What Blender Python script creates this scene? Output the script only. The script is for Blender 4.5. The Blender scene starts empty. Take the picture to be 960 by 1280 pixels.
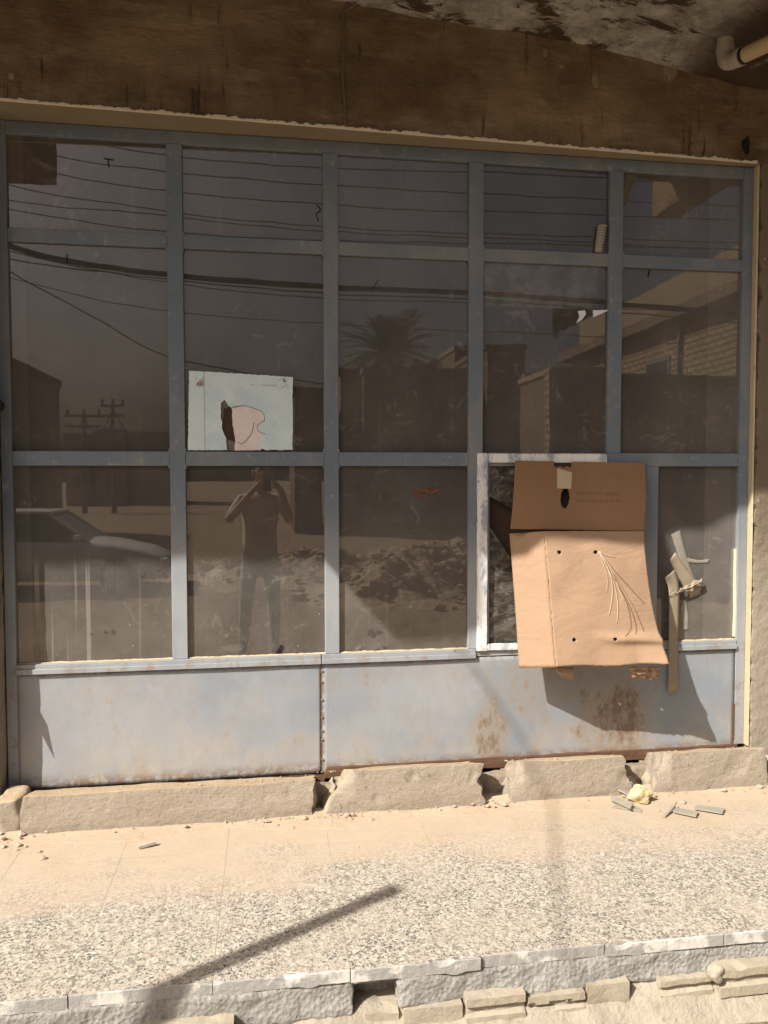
import bpy, bmesh, math, random
from mathutils import Vector, noise
from math import radians as RAD, sin, cos, pi

random.seed(7)
sc = bpy.context.scene
COL = sc.collection
GZ = -0.22                      # street level; the terrazzo pavement top is z = 0
SUN = Vector((1.4, 1.0, -1.56)).normalized()   # direction the sunlight travels

# ------------------------------------------------------------------ camera
FPX = 965.0
CAM = Vector((0.0, -3.4, 1.42))
def cam_axes(yaw, pitch, roll):
    f = Vector((sin(yaw)*cos(pitch), cos(yaw)*cos(pitch), -sin(pitch)))
    r = Vector((cos(yaw), -sin(yaw), 0)); u = r.cross(f)
    return (cos(roll)*r + sin(roll)*u, -sin(roll)*r + cos(roll)*u, f)
CR, CU, CF = cam_axes(RAD(8.56), RAD(2.47), RAD(-.08))
def sight(px, py):
    return CF*FPX + CR*(px-480) - CU*(py-640)
def at(px, py, depth=0.0):
    """point on the plane `depth` metres in front of the shop window (survey of the facade)"""
    d = sight(px, py); t = (-depth - CAM.y)/d.y
    return CAM + d*t
def street(px, py, dist):
    """point across the street, `dist` metres out from the window, surveyed through its mirror image"""
    d = sight(px, py); t = (dist - CAM.y)/d.y
    p = CAM + d*t
    return Vector((p.x, -dist, p.z))
def floor_at(px, py, z=0.0):
    d = sight(px, py); t = (z - CAM.z)/d.z
    return CAM + d*t

# ------------------------------------------------------------------ materials
class NT:
    def __init__(self, name):
        self.m = bpy.data.materials.new(name); self.m.use_nodes = True
        self.t = self.m.node_tree; self.b = self.t.nodes['Principled BSDF']
        self._pos = None
    def n(self, t, **kw):
        nd = self.t.nodes.new(t)
        for k, v in kw.items(): setattr(nd, k, v)
        return nd
    def put(self, sock, v):
        if hasattr(v, 'links') or isinstance(v, bpy.types.NodeSocket): self.t.links.new(v, sock)
        else:
            if isinstance(v, (tuple, list)) and len(v) == 3 and sock.type == 'RGBA': v = (*v, 1)
            sock.default_value = v
    def pos(self):
        if self._pos is None: self._pos = self.n('ShaderNodeNewGeometry').outputs['Position']
        return self._pos
    def xyz(self):
        if not hasattr(self, '_xyz'):
            s = self.n('ShaderNodeSeparateXYZ'); self.put(s.inputs[0], self.pos()); self._xyz = s.outputs
        return self._xyz
    def stretch(self, sx, sy, sz, off=(0,0,0)):
        m = self.n('ShaderNodeMapping'); self.put(m.inputs[0], self.pos())
        m.inputs['Scale'].default_value = (sx, sy, sz); m.inputs['Location'].default_value = off
        return m.outputs[0]
    def noise(self, scale, detail=4, rough=.55, vec=None, dist=0, color=False):
        x = self.n('ShaderNodeTexNoise'); self.put(x.inputs['Vector'], vec or self.pos())
        x.inputs['Scale'].default_value = scale; x.inputs['Detail'].default_value = detail
        x.inputs['Roughness'].default_value = rough; x.inputs['Distortion'].default_value = dist
        return x.outputs['Color' if color else 'Fac']
    def voro(self, scale, feature='F1', vec=None, out='Distance', rnd=1):
        x = self.n('ShaderNodeTexVoronoi', feature=feature); self.put(x.inputs['Vector'], vec or self.pos())
        x.inputs['Scale'].default_value = scale; x.inputs['Randomness'].default_value = rnd
        return x.outputs[out]
    def math(self, op, a, b=0.0, c=None, clamp=False):
        x = self.n('ShaderNodeMath', operation=op); x.use_clamp = clamp
        self.put(x.inputs[0], a); self.put(x.inputs[1], b)
        if c is not None: self.put(x.inputs[2], c)
        return x.outputs[0]
    def rng(self, v, a, b, c=0.0, d=1.0, smooth=True):
        x = self.n('ShaderNodeMapRange'); x.interpolation_type = 'SMOOTHSTEP' if smooth else 'LINEAR'
        self.put(x.inputs['Value'], v)
        for k, q in zip(('From Min','From Max','To Min','To Max'), (a, b, c, d)): self.put(x.inputs[k], q)
        return x.outputs[0]
    def mix(self, f, a, b, mode='MIX'):
        x = self.n('ShaderNodeMix', data_type='RGBA', blend_type=mode)
        self.put(x.inputs[0], f); self.put(x.inputs[6], a); self.put(x.inputs[7], b)
        return x.outputs[2]
    def ramp(self, v, stops, const=False):
        x = self.n('ShaderNodeValToRGB'); self.put(x.inputs[0], v)
        e = x.color_ramp.elements
        if const: x.color_ramp.interpolation = 'CONSTANT'
        while len(e) < len(stops): e.new(.5)
        for k, (p, c) in enumerate(stops):
            e[k].position = p; e[k].color = (*c, 1) if len(c) == 3 else c
        return x.outputs[0]
    def band(self, v, lo, hi, soft):
        """1 between lo and hi with soft edges"""
        return self.math('MULTIPLY', self.rng(v, lo-soft, lo+soft), self.rng(v, hi-soft, hi+soft, 1, 0))
    def bump(self, h, strength=.3, dist=.01, prev=None):
        x = self.n('ShaderNodeBump'); x.inputs['Strength'].default_value = strength
        x.inputs['Distance'].default_value = dist; self.put(x.inputs['Height'], h)
        if prev: self.put(x.inputs['Normal'], prev)
        self.put(self.b.inputs['Normal'], x.outputs[0]); return x.outputs[0]
    def done(self, color, rough=.8, spec=.3, metal=0.0):
        self.put(self.b.inputs['Base Color'], color); self.put(self.b.inputs['Roughness'], rough)
        self.put(self.b.inputs['Specular IOR Level'], spec); self.put(self.b.inputs['Metallic'], metal)
        return self.m

M = {}
def simple(name, col, var=.25, scale=8, rough=.8, spec=.3, bump=.15, bscale=60, bdist=.004, metal=0.0):
    t = NT(name)
    n1 = t.noise(scale, 6, .6); 
    c = t.mix(n1, tuple(max(0, x*(1-var)) for x in col), tuple(min(1, x*(1+var)) for x in col))
    if bump: t.bump(t.noise(bscale, 5, .6), bump, bdist)
    M[name] = t.done(c, rough, spec, metal); return M[name]

SAND = (.50, .36, .225)
def mk_materials():
    # --- blue-grey oil paint on the steel frame, dusty and chipped
    t = NT('frame_paint')
    base = t.mix(t.noise(5, 6, .65), (.115,.15,.19), (.18,.215,.255))
    base = t.mix(t.rng(t.noise(22, 8, .7), .55, .72), base, (.30,.30,.29))
    dust = t.math('MULTIPLY', t.rng(t.noise(3.2, 5, .6, t.stretch(1,1,.35)), .42, .68), .45)
    base = t.mix(dust, base, (.31,.285,.25))
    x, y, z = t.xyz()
    lit_low = t.math('MULTIPLY', t.rng(z, 1.35, .85), t.rng(t.noise(3, 6, .6, t.stretch(1,1,.5,(3,2,1))), .25, .55, .35, .85))  # paler below: sunlight under the canopy shadow put into the paint colour
    base = t.mix(lit_low, base, (.335,.35,.36))
    rs = t.math('MULTIPLY', t.rng(t.noise(13, 8, .72), .50, .60), t.rng(z, .66, .61))
    base = t.mix(t.math('MULTIPLY', rs, .55), base, (.25,.165,.10))
    drip = t.math('MULTIPLY', t.rng(t.noise(34, 5, .6, t.stretch(1,1,.10,(5,1,2))), .66, .72), .55)
    base = t.mix(drip, base, (.42,.41,.39))
    chips = t.rng(t.noise(46, 6, .7), .66, .69)
    base = t.mix(chips, base, (.16,.075,.035))
    fleck = t.rng(t.noise(75, 3, .6, t.stretch(1,1,1,(5,3,9))), .73, .75)
    base = t.mix(fleck, base, (.62,.6,.56))
    t.bump(t.noise(30, 6, .6), .25, .003)
    M['frame_paint'] = t.done(base, .55, .4)
    # --- kick panels: paler paint, clouded, rust blooms at the foot and on the right half
    t = NT('panel_paint'); x, y, z = t.xyz()
    base = t.mix(t.rng(t.noise(1.6, 4, .5), .35, .65), (.315,.325,.335), (.225,.258,.295))
    base = t.mix(t.math('MULTIPLY', t.rng(t.noise(9, 8, .65), .5, .75), .45), base, (.37,.355,.33))
    foot = t.math('MULTIPLY', t.rng(z, .42, .12), t.rng(t.noise(5, 6, .6), .35, .7))
    base = t.mix(t.math('MULTIPLY', foot, .6), base, (.42,.365,.295))
    run = t.math('MULTIPLY', t.rng(t.noise(26, 5, .6, t.stretch(1,1,.07,(6,1,2))), .58, .70), .40)
    base = t.mix(run, base, (.36,.30,.235))
    scr = t.rng(t.noise(14, 5, .7, t.stretch(.35,1,3.5)), .64, .70)
    base = t.mix(t.math('MULTIPLY', scr, .4), base, (.26,.26,.26))
    # rust: two blooms (by place) + seams
    def blob(cx, cz, sx, sz):
        dx = t.math('DIVIDE', t.math('SUBTRACT', x, cx), sx); dz = t.math('DIVIDE', t.math('SUBTRACT', z, cz), sz)
        return t.rng(t.math('ADD', t.math('MULTIPLY', dx, dx), t.math('MULTIPLY', dz, dz)), 1.0, 0.0)
    def addm(a, b): return t.math('MAXIMUM', a, b)
    bl = addm(blob(1.01,.24,.12,.24), blob(1.60,.28,.24,.34)); bl = addm(bl, t.math('MULTIPLY', blob(1.25,.44,.36,.22), .55))
    rn = t.math('ADD', t.math('MULTIPLY', t.noise(19, 9, .74, t.stretch(1,1,.55)), .65), t.math('MULTIPLY', t.noise(5, 5, .6), .35))
    rust = t.rng(t.math('ADD', rn, t.math('MULTIPLY', bl, .15)), .60, .73)
    rust = addm(rust, t.math('MULTIPLY', t.rng(t.noise(16, 8, .72), .40, .56), t.rng(z, .175, .118)))
    rust = addm(rust, t.math('MULTIPLY', t.rng(t.noise(20, 8, .72), .46, .60), t.rng(z, .572, .602)))
    seam = t.band(x, .219, .243, .005)
    rust = addm(rust, t.math('MULTIPLY', seam, t.rng(t.noise(24, 6, .7), .40, .58)))
    rust = addm(rust, t.rng(t.noise(34, 4, .65, t.stretch(1,1,1,(3,1,7))), .71, .73))
    rcol = t.mix(t.noise(38, 6, .7), (.205,.115,.05), (.105,.058,.032))
    wash = t.math('MULTIPLY', t.rng(t.math('ADD', rn, t.math('MULTIPLY', bl, .24)), .46, .74), .62)
    base = t.mix(wash, base, (.29,.225,.15))
    base = t.mix(t.math('MULTIPLY', rust, .72), base, rcol)
    nb = t.bump(t.noise(1.5, 3, .5), .55, .025); t.bump(t.math('ADD', rust, t.noise(60,4)), .35, .003, nb)
    M['panel_paint'] = t.done(base, t.mix(rust, (.42,.42,.42), (.85,.85,.85)), .45)
    # --- rust / old wood channel
    t = NT('rusty_steel')
    c = t.mix(t.noise(14, 8, .7, t.stretch(.4,1,3)), (.165,.092,.052), (.075,.042,.027))
    t.bump(t.noise(70, 6, .7), .5, .004); M['rusty_steel'] = t.done(c, .9, .2)
    # --- dusty dark-tinted glass
    t = NT('dusty_glass'); x, y, z = t.xyz()
    film = t.rng(t.noise(2.2, 6, .6), .25, .75, .14, .25)
    low = t.math('MULTIPLY', t.rng(z, 1.25, .70), t.rng(t.noise(5, 7, .65), .30, .68, .0, .10))
    streak = t.math('MULTIPLY', t.rng(t.noise(40, 3, .5, t.stretch(1,1,.018)), .60, .70), t.math('MULTIPLY', t.rng(z, 1.12, .98), t.rng(x, -.35, -.75, .05, .30)))
    streak2 = t.math('MULTIPLY', t.rng(t.noise(30, 4, .6, t.stretch(1,1,.05,(4,0,2))), .60, .75), .05)
    specks = t.math('MULTIPLY', t.rng(t.noise(75, 3, .6), .70, .73), t.rng(z, 1.3, .65, .10, .55))
    smear = t.math('MULTIPLY', t.rng(t.noise(9, 9, .75, dist=1.5), .54, .66), t.rng(t.noise(1.7, 3, .5, t.stretch(1,1,1,(9,2,4))), .42, .62, 0, .20))
    edge = t.math('ADD', t.band(x, -1.05, -.985, .004), t.rng(x, 2.062, 2.068))
    edge = t.math('MULTIPLY', edge, .085)
    right = t.math('MULTIPLY', t.rng(x, 1.55, 1.95), t.rng(t.noise(3,6,.6), .3, .7, .02, .10))
    paint = t.math('MULTIPLY', t.band(x, .975, 1.515, .010), t.band(z, 2.20, 2.392, .012))
    paint = t.math('MULTIPLY', paint, t.rng(t.noise(13, 8, .7), .36, .7, .03, .26))
    oi = t.n('ShaderNodeObjectInfo').outputs['Random']
    d = t.math('MULTIPLY', film, t.rng(oi, 0, 1, .85, 1.3, False))
    for q in (low, streak, streak2, specks, smear, edge, right, paint): d = t.math('ADD', d, q)
    splat = t.rng(t.noise(7, 7, .75, t.stretch(1,1,1,(2,7,3))), .66, .74)
    d = t.math('MULTIPLY', d, t.math('SUBTRACT', 1.0, t.math('MULTIPLY', splat, .8)), clamp=True)
    col = t.mix(d, (.012,.010,.009), (.36,.335,.305))
    nb = t.bump(t.noise(2.3, 2, .4), .06, .010); 
    M['dusty_glass'] = t.done(col, t.math('ADD', .006, t.math('MULTIPLY', d, .016)), 1.0)
    t.b.inputs['IOR'].default_value = 1.62
    t.put(t.b.inputs['Specular Tint'], (1.0,.90,.80))
    # --- patterned (frosted) glass in the opened sash
    t = NT('patterned_glass')
    pat = t.voro(16, 'SMOOTH_F1', t.stretch(1,1,1.4))
    wav = t.noise(13, 3, .5, t.stretch(.8,1,1.5), dist=1.6)
    c = t.mix(t.rng(wav, .38, .66), (.055,.047,.038), (.125,.112,.092))
    c = t.mix(t.rng(t.noise(34, 4, .7), .67, .70), c, (.50,.46,.41))
    t.bump(t.math('ADD', pat, wav), .7, .03)
    M['patterned_glass'] = t.done(c, .12, .6)
    # --- white paint slapped round the sash
    t = NT('white_paint')
    c = t.mix(t.rng(t.noise(16, 8, .72, t.stretch(1,1,.45)), .38, .54), (.33,.37,.43), (.74,.73,.71))
    c = t.mix(t.rng(t.noise(10, 6, .7, t.stretch(1,1,1,(1,4,2))), .60, .66), c, (.17,.20,.27))
    c = t.mix(t.rng(t.noise(40, 4, .7), .66, .70), c, (.35,.22,.13))
    t.bump(t.noise(40, 6, .7), .5, .004); M['white_paint'] = t.done(c, .6, .35)
    # --- dark stained render on the lintel
    t = NT('stained_render'); x, y, z = t.xyz()
    c = t.mix(t.rng(t.noise(2.4, 8, .65), .3, .7), (.112,.076,.044), (.270,.196,.122))
    c = t.mix(t.rng(t.noise(6, 8, .7, t.stretch(.35,1,1.6)), .50, .74, 0, .65), c, (.36,.29,.20))
    c = t.mix(t.rng(t.noise(17, 6, .65, t.stretch(1,1,.14)), .60, .73, 0, .85), c, (.035,.026,.018))
    drip = t.math('MULTIPLY', t.math('MULTIPLY', t.rng(z, 3.14, 2.90), t.rng(t.noise(2.3,3,.5,t.stretch(1,1,.2)), .46, .60)), t.rng(t.noise(24, 5, .7, t.stretch(1,1,.13,(3,3,3))), .50, .66))
    c = t.mix(t.math('MULTIPLY', drip, .9), c, (.03,.022,.016))
    c = t.mix(t.rng(t.noise(8, 4, .6, t.stretch(1,1,1,(8,1,5))), .70, .735, 0, .8), c, (.36,.29,.20))
    c = t.mix(t.rng(t.noise(70, 4, .7), .66, .72, 0, .6), c, (.42,.35,.25))
    nb = t.bump(t.noise(4, 8, .65, t.stretch(.5,1,1.5)), .8, .04); t.bump(t.noise(45, 8, .75), .7, .010, nb)
    M['stained_render'] = t.done(c, .92, .2)
    # --- side walls (lighter, grey-brown)
    t = NT('side_render'); x, y, z = t.xyz()
    c = t.mix(t.noise(3.2, 8, .65), (.225,.185,.14), (.37,.325,.265))
    c = t.mix(t.rng(t.noise(10, 8, .7), .55, .75, 0, .6), c, (.14,.10,.07))
    c = t.mix(t.rng(t.math('ADD', z, t.math('MULTIPLY', t.noise(2,5), .6)), 1.0, 1.7, 0, .72), c, (.125,.09,.055))  # upper wall darkened in colour, painting in the canopy shade
    c = t.mix(t.rng(t.noise(24, 3, .6), .70, .73, 0, .8), c, (.52,.47,.40))
    nb = t.bump(t.noise(6, 7, .6), .6, .03); t.bump(t.noise(60, 8, .7), .5, .006, nb)
    M['side_render'] = t.done(c, .92, .2)
    # --- cream gypsum plaster
    t = NT('cream_plaster')
    c = t.mix(t.noise(4, 7, .65), (.40,.32,.20), (.60,.50,.34))
    c = t.mix(t.rng(t.noise(12, 6, .7), .60, .72, 0, .6), c, (.25,.18,.10))
    t.bump(t.noise(30, 7, .65), .5, .008); M['cream_plaster'] = t.done(c, .9, .2)
    t = NT('olive_plaster')
    c = t.mix(t.noise(5, 7, .65), (.19,.155,.105), (.29,.24,.165)); t.bump(t.noise(30, 7, .65), .5, .008); M['olive_plaster'] = t.done(c, .9, .2)
    t = NT('pale_plaster')
    c = t.mix(t.noise(9, 7, .65), (.52,.44,.31), (.80,.73,.58))
    t.bump(t.noise(40, 7, .65), .5, .006); M['pale_plaster'] = t.done(c, .9, .2)
    simple('white_lip', (.74,.66,.52), .18, 20, .9, .2, .6, 50, .006)
    simple('scab', (.25,.19,.125), .2, 30, .95, .15, .6, 60, .006)
    # --- peeling whitewash under the canopy
    t = NT('peeling_whitewash'); x, y, z = t.xyz()
    n = t.noise(4.6, 10, .72, t.stretch(.8,1.7,1), dist=.4)
    c = t.mix(t.rng(t.noise(9, 9, .75), .32, .66), (.33,.31,.27), (.72,.68,.61))
    c = t.mix(t.rng(t.noise(8, 9, .7), .50, .64, 0, .75), c, (.30,.255,.20))
    peel = t.rng(n, .525, .585)
    corner = t.math('MULTIPLY', t.rng(x, 1.72, 2.0), t.rng(t.noise(5,5,.6), .25, .40))
    left = t.math('MULTIPLY', t.rng(x, .35, -.1), t.rng(t.noise(3.5,6,.6), .25, .55))
    peel = t.math('MAXIMUM', t.math('MAXIMUM', peel, corner), left)
    c = t.mix(peel, c, t.mix(t.noise(14,6,.6), (.06,.043,.028), (.15,.11,.07)))
    nb = t.bump(peel, .5, -.02); nb = t.bump(t.noise(7, 9, .75), .9, .06, nb); t.bump(t.noise(34, 8, .75), .9, .014, nb)
    M['peeling_whitewash'] = t.done(c, .95, .15)
    # --- terrazzo with blown sand
    t = NT('terrazzo'); x, y, z = t.xyz()
    warp = t.n('ShaderNodeVectorMath', operation='ADD')
    t.put(warp.inputs[0], t.stretch(1,1,1)); 
    sc_ = t.n('ShaderNodeVectorMath', operation='SCALE'); t.put(sc_.inputs[0], t.noise(60, 2, .5, color=True)); sc_.inputs['Scale'].default_value = .016
    t.put(warp.inputs[1], sc_.outputs[0]); wv = warp.outputs[0]
    cell = t.voro(112, 'F1', wv, 'Color'); dist = t.voro(112, 'DISTANCE_TO_EDGE', wv)
    sep = t.n('ShaderNodeSeparateColor'); t.put(sep.inputs[0], cell)
    chip = t.ramp(sep.outputs[0], [(0,(.045,.045,.046)),(.23,(.12,.119,.117)),(.38,(.38,.345,.285)),(.56,(.44,.405,.34)),(.72,(.60,.575,.52)),(.86,(.33,.30,.25))], True)
    chip = t.mix(t.rng(t.noise(150, 3, .6), .4, .7, 0, .8), chip, t.mix(.5, chip, (.36,.31,.25)))
    c = t.mix(t.rng(dist, .05, .10), (.41,.37,.305), chip)
    small = t.n('ShaderNodeSeparateColor'); t.put(small.inputs[0], t.voro(230, 'F1', None, 'Color'))
    c = t.mix(t.rng(small.outputs[1], .80, .86, 0, .7), c, (.10,.095,.09))
    sandm = t.math('ADD', t.rng(y, -.98, -.24, 0, .78, False), t.math('MULTIPLY', t.noise(2.1, 9, .70, t.stretch(.75,1.4,1,(2,6,1))), 1.0))
    sandm = t.math('ADD', sandm, t.math('MULTIPLY', t.noise(9, 7, .7, t.stretch(1,1,1,(5,1,1))), .35))
    sandm = t.math('ADD', sandm, t.rng(x, .3, -1.0, 0, .06, False))
    sandm = t.math('ADD', sandm, t.math('MULTIPLY', t.noise(120, 3, .6), .14))
    jx = t.math('ABSOLUTE', t.math('SUBTRACT', t.math('FRACT', t.math('DIVIDE', t.math('ADD', x, 20.45), .39)), .5))
    sandf = t.rng(sandm, .92, 1.34)
    sandc = t.mix(t.noise(6, 8, .7), (.37,.285,.20), (.50,.395,.29))
    sandc = t.mix(t.rng(t.noise(90, 4, .7), .62, .70, 0, .5), sandc, (.27,.215,.16))
    c = t.mix(t.math('MULTIPLY', sandf, .93), c, sandc)
    dustall = t.mix(t.rng(t.noise(5, 7, .7, t.stretch(1,1,1,(4,4,4))), .35, .7, .05, .50), c, (.43,.36,.285))
    hb = t.math('ADD', t.math('MULTIPLY', t.noise(140, 5, .65), .6), t.math('MULTIPLY', sep.outputs[1], .15))
    nbz = t.bump(t.noise(9, 7, .7), .25, .015); t.bump(hb, .14, .003, nbz); M['terrazzo'] = t.done(dustall, .85, .25)
    # grey cement body of the tiles / mortar
    t = NT('tile_body')
    c = t.mix(t.noise(9, 7, .65), (.29,.283,.265), (.43,.42,.39))
    c = t.mix(t.rng(t.noise(6, 5, .6, t.stretch(1,1,1,(2,5,1))), .54, .62), c, (.66,.62,.56))
    t.bump(t.noise(50, 8, .75), .8, .008); M['tile_body'] = t.done(c, .9, .2)
    t = NT('rough_mortar')
    c = t.mix(t.noise(8, 8, .7), (.265,.255,.235), (.41,.39,.355))
    c = t.mix(t.rng(t.noise(4.5, 7, .68, t.stretch(1,1,1,(7,5,1))), .60, .70, 0, .85), c, (.62,.59,.53))
    c = t.mix(t.rng(t.noise(60, 4, .6), .64, .72, 0, .5), c, (.16,.15,.135))
    nb = t.bump(t.noise(30, 9, .8), .8, .014); t.bump(t.voro(75), .6, .008, nb)
    M['rough_mortar'] = t.done(c, .95, .15)
    t = NT('sandy_mortar')
    c = t.mix(t.noise(6, 8, .7), (.33,.285,.215), (.49,.435,.345))
    c = t.mix(t.rng(t.noise(20, 7, .7), .52, .68, 0, .8), c, (.26,.22,.165))
    nb = t.bump(t.noise(22, 8, .7), .9, .02); t.bump(t.noise(110,6,.7), .5, .004, nb)
    M['sandy_mortar'] = t.done(c, .95, .15)
    t = NT('cream_brick')
    c = t.mix(t.noise(7, 8, .65), (.36,.31,.23), (.485,.425,.325))
    c = t.mix(t.rng(t.noise(9, 8, .75), .50, .68, 0, .6), c, (.38,.34,.28))
    c = t.mix(t.rng(t.noise(30, 8, .75), .62, .70, 0, .6), c, (.22,.19,.15))
    t.bump(t.noise(40, 8, .78), .8, .010); M['cream_brick'] = t.done(c, .95, .15)
    # --- plinth cement: grey-tan with sand settled on upward faces
    t = NT('plinth_cement')
    c = t.mix(t.noise(3, 7, .6), (.30,.252,.195), (.385,.33,.26))
    c = t.mix(t.rng(t.noise(9, 8, .7, t.stretch(1,1,2)), .56, .74, 0, .6), c, (.46,.39,.30))
    c = t.mix(t.rng(t.noise(25, 8, .75), .60, .70, 0, .6), c, (.20,.17,.135))
    wv2 = t.n('ShaderNodeVectorMath', operation='ADD'); t.put(wv2.inputs[0], t.pos()); s2 = t.n('ShaderNodeVectorMath', operation='SCALE'); t.put(s2.inputs[0], t.noise(6, 5, .6, color=True)); s2.inputs['Scale'].default_value = .16; t.put(wv2.inputs[1], s2.outputs[0])
    crk = t.math('MULTIPLY', t.rng(t.voro(4.2, 'DISTANCE_TO_EDGE', wv2.outputs[0]), .011, .003), t.rng(t.noise(5, 5, .7, t.stretch(1,1,1,(5,5,5))), .56, .66))
    c = t.mix(t.math('MULTIPLY', crk, .55), c, (.16,.13,.10))
    pit = t.rng(t.noise(48, 5, .65, t.stretch(1,1,1,(1,8,2))), .64, .70); c = t.mix(t.math('MULTIPLY', pit, .55), c, (.17,.14,.11))
    lowst = t.math('MULTIPLY', t.rng(t.xyz()[2], .075, .01), t.rng(t.noise(10, 6, .7), .3, .6)); c = t.mix(t.math('MULTIPLY', lowst, .5), c, (.23,.19,.15))
    g = t.n('ShaderNodeNewGeometry'); s = t.n('ShaderNodeSeparateXYZ'); t.put(s.inputs[0], g.outputs['Normal'])
    up = t.rng(t.math('ADD', s.outputs[2], t.math('MULTIPLY', t.noise(30,5,.6), .3)), .55, .85)
    c = t.mix(up, c, (.48,.37,.25))
    nb = t.bump(t.noise(5, 7, .65, t.stretch(1,1,2.2)), .5, .03); nb = t.bump(crk, .5, -.006, nb); nb = t.bump(pit, .5, -.006, nb); t.bump(t.noise(60, 8, .78), .8, .010, nb)
    M['plinth_cement'] = t.done(c, .93, .2)
    t = NT('crumbled_core')
    c = t.mix(t.noise(12, 8, .7), (.33,.265,.19), (.52,.43,.32))
    nb = t.bump(t.noise(35, 8, .75), 1.0, .03); M['crumbled_core'] = t.done(c, .95, .15)
    # --- cardboard
    t = NT('cardboard'); x, y, z = t.xyz()
    c = t.mix(t.noise(3, 6, .6), (.345,.225,.145), (.40,.27,.175))
    c = t.mix(t.rng(t.noise(12, 7, .7), .58, .74, 0, .35), c, (.27,.175,.11))
    fl = t.noise(260, 2, .5, t.stretch(1,1,.06)); c = t.mix(t.math('MULTIPLY', fl, .22), c, (.27,.18,.115))
    c = t.mix(t.rng(t.noise(120, 4, .7), .68, .72, 0, .5), c, (.30,.19,.11))
    stain = t.rng(t.noise(4.5, 6, .6, t.stretch(1,1,.7,(3,1,8))), .55, .60, 0, .22); c = t.mix(stain, c, (.27,.175,.11))
    scuff = t.rng(t.noise(18, 8, .75, t.stretch(1.6,1,.5,(1,6,2))), .62, .68, 0, .45); c = t.mix(scuff, c, (.50,.37,.26))
    wr_ = t.noise(7, 5, .55, t.stretch(.6,1,1.3), dist=.9)
    nb = t.bump(wr_, .28, .03); nb = t.bump(t.noise(40, 6, .7), .25, .006, nb); t.bump(fl, .15, .002, nb)
    M['cardboard'] = t.done(c, .85, .2)
    t = NT('shaded_cardboard')  # same cardboard, browned down to paint in the shade on the top flap
    c = t.mix(t.noise(3, 6, .6), (.235,.13,.07), (.30,.175,.098))
    c = t.mix(t.rng(t.noise(14, 7, .7), .58, .74, 0, .4), c, (.21,.12,.065))
    t.bump(t.noise(7, 5, .55), .35, .02); M['shaded_cardboard'] = t.done(c, .85, .2)
    # --- greenish-white painted sheet
    t = NT('white_sheet'); x, y, z = t.xyz()
    c = t.mix(t.rng(t.noise(7, 7, .65), .35, .65), (.54,.69,.75), (.69,.81,.84))
    c = t.mix(t.rng(t.noise(20, 7, .7), .58, .70, 0, .5), c, (.50,.54,.52))
    rim = t.math('MAXIMUM', t.rng(x, -.262, -.268), t.math('MAXIMUM', t.rng(x, .058, .064), t.rng(z, 1.818, 1.824)))
    c = t.mix(t.math('MULTIPLY', rim, .55), c, (.66,.78,.80))
    ln = t.math('MAXIMUM', t.band(x, -.268, -.263, .0015), t.math('MULTIPLY', t.band(z, 1.822, 1.829, .002), t.rng(t.noise(9,4,.6), .42, .55)))
    c = t.mix(t.math('MULTIPLY', ln, .55), c, (.30,.33,.31))
    stn = t.math('MULTIPLY', t.rng(t.noise(24, 6, .7), .50, .60), t.math('MAXIMUM', t.math('MULTIPLY', t.band(x,-.302,-.268,.008), t.band(z,1.815,1.868,.008)), t.math('MULTIPLY', t.band(x,.035,.09,.012), t.band(z,1.815,1.87,.008))))
    c = t.mix(t.math('MULTIPLY', stn, .85), c, (.22,.12,.09))
    t.bump(t.noise(18, 6, .6), .3, .006); M['white_sheet'] = t.done(c, .7, .3)
    simple('print_brown', (.215,.118,.063), .25, 60, .85)
    simple('pink_paper', (.78,.68,.68), .10, 22, .8, .3, .6, 14, .012)
    # --- everything small
    simple('brown_backing', (.055,.035,.026), .2)
    simple('dark_gap', (.012,.009,.007), .2, bump=0)
    simple('grey_backing', (.17,.15,.13), .2)
    simple('masking_tape', (.50,.42,.28), .10, 20, .65)
    simple('clear_tape', (.36,.33,.28), .30, 25, .5, .35); M['clear_tape'].node_tree.nodes['Principled BSDF'].inputs['Alpha'].default_value = .62
    simple('brown_tape', (.29,.235,.17), .18, 22, .45, .45)
    simple('twine_pale', (.66,.56,.40), .15)
    simple('twine_brown', (.17,.11,.065), .2)
    simple('pipe_plastic', (.47,.36,.235), .12, 6, .5, .4)
    simple('pipe_fitting', (.36,.325,.27), .18, 14, .6, .35)
    simple('black_rubber', (.02,.018,.017), .2, 10, .6)
    simple('cable_sheath', (.13,.10,.07), .3, 10, .6)
    simple('wire_black', (.015,.014,.013), .1, 10, .6, bump=0)
    simple('pole_steel', (.16,.15,.14), .25, 8, .6)
    simple('stone', (.42,.38,.32), .2, 14, .9, .2, .6, 40, .01)
    simple('yellow_stone', (.60,.46,.27), .15, 14, .9, .2, .6, 40, .01)
    simple('clod', (.40,.33,.25), .25, 40, .95, .15, .6, 60, .006)
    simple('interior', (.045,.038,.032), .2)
    simple('shard', (.30,.275,.225), .25, 30, .35, .5, bump=0)
    simple('white_scrap', (.74,.77,.80), .04, 10, .6)
    simple('ink', (.012,.011,.012), .1, bump=0)
    simple('dirt_reflection', (.075,.063,.053), .3, bump=0)
    simple('rust_mark', (.17,.07,.04), .4, 40)
    simple('weld', (.22,.17,.13), .3, 40)
    # street side
    t = NT('dirt_ground'); 
    c = t.mix(t.noise(.5, 8, .65), (.20,.155,.108), (.30,.235,.165))
    c = t.mix(t.rng(t.noise(3.5, 8, .7), .52, .70, 0, .7), c, (.15,.118,.085))
    c = t.mix(t.rng(t.noise(22, 5, .7), .60, .68, 0, .6), c, (.38,.32,.24))
    nb = t.bump(t.noise(2.5, 8, .65), .9, .15); M['dirt_ground'] = t.done(c, .95, .15)
    t = NT('block_wall')
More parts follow.
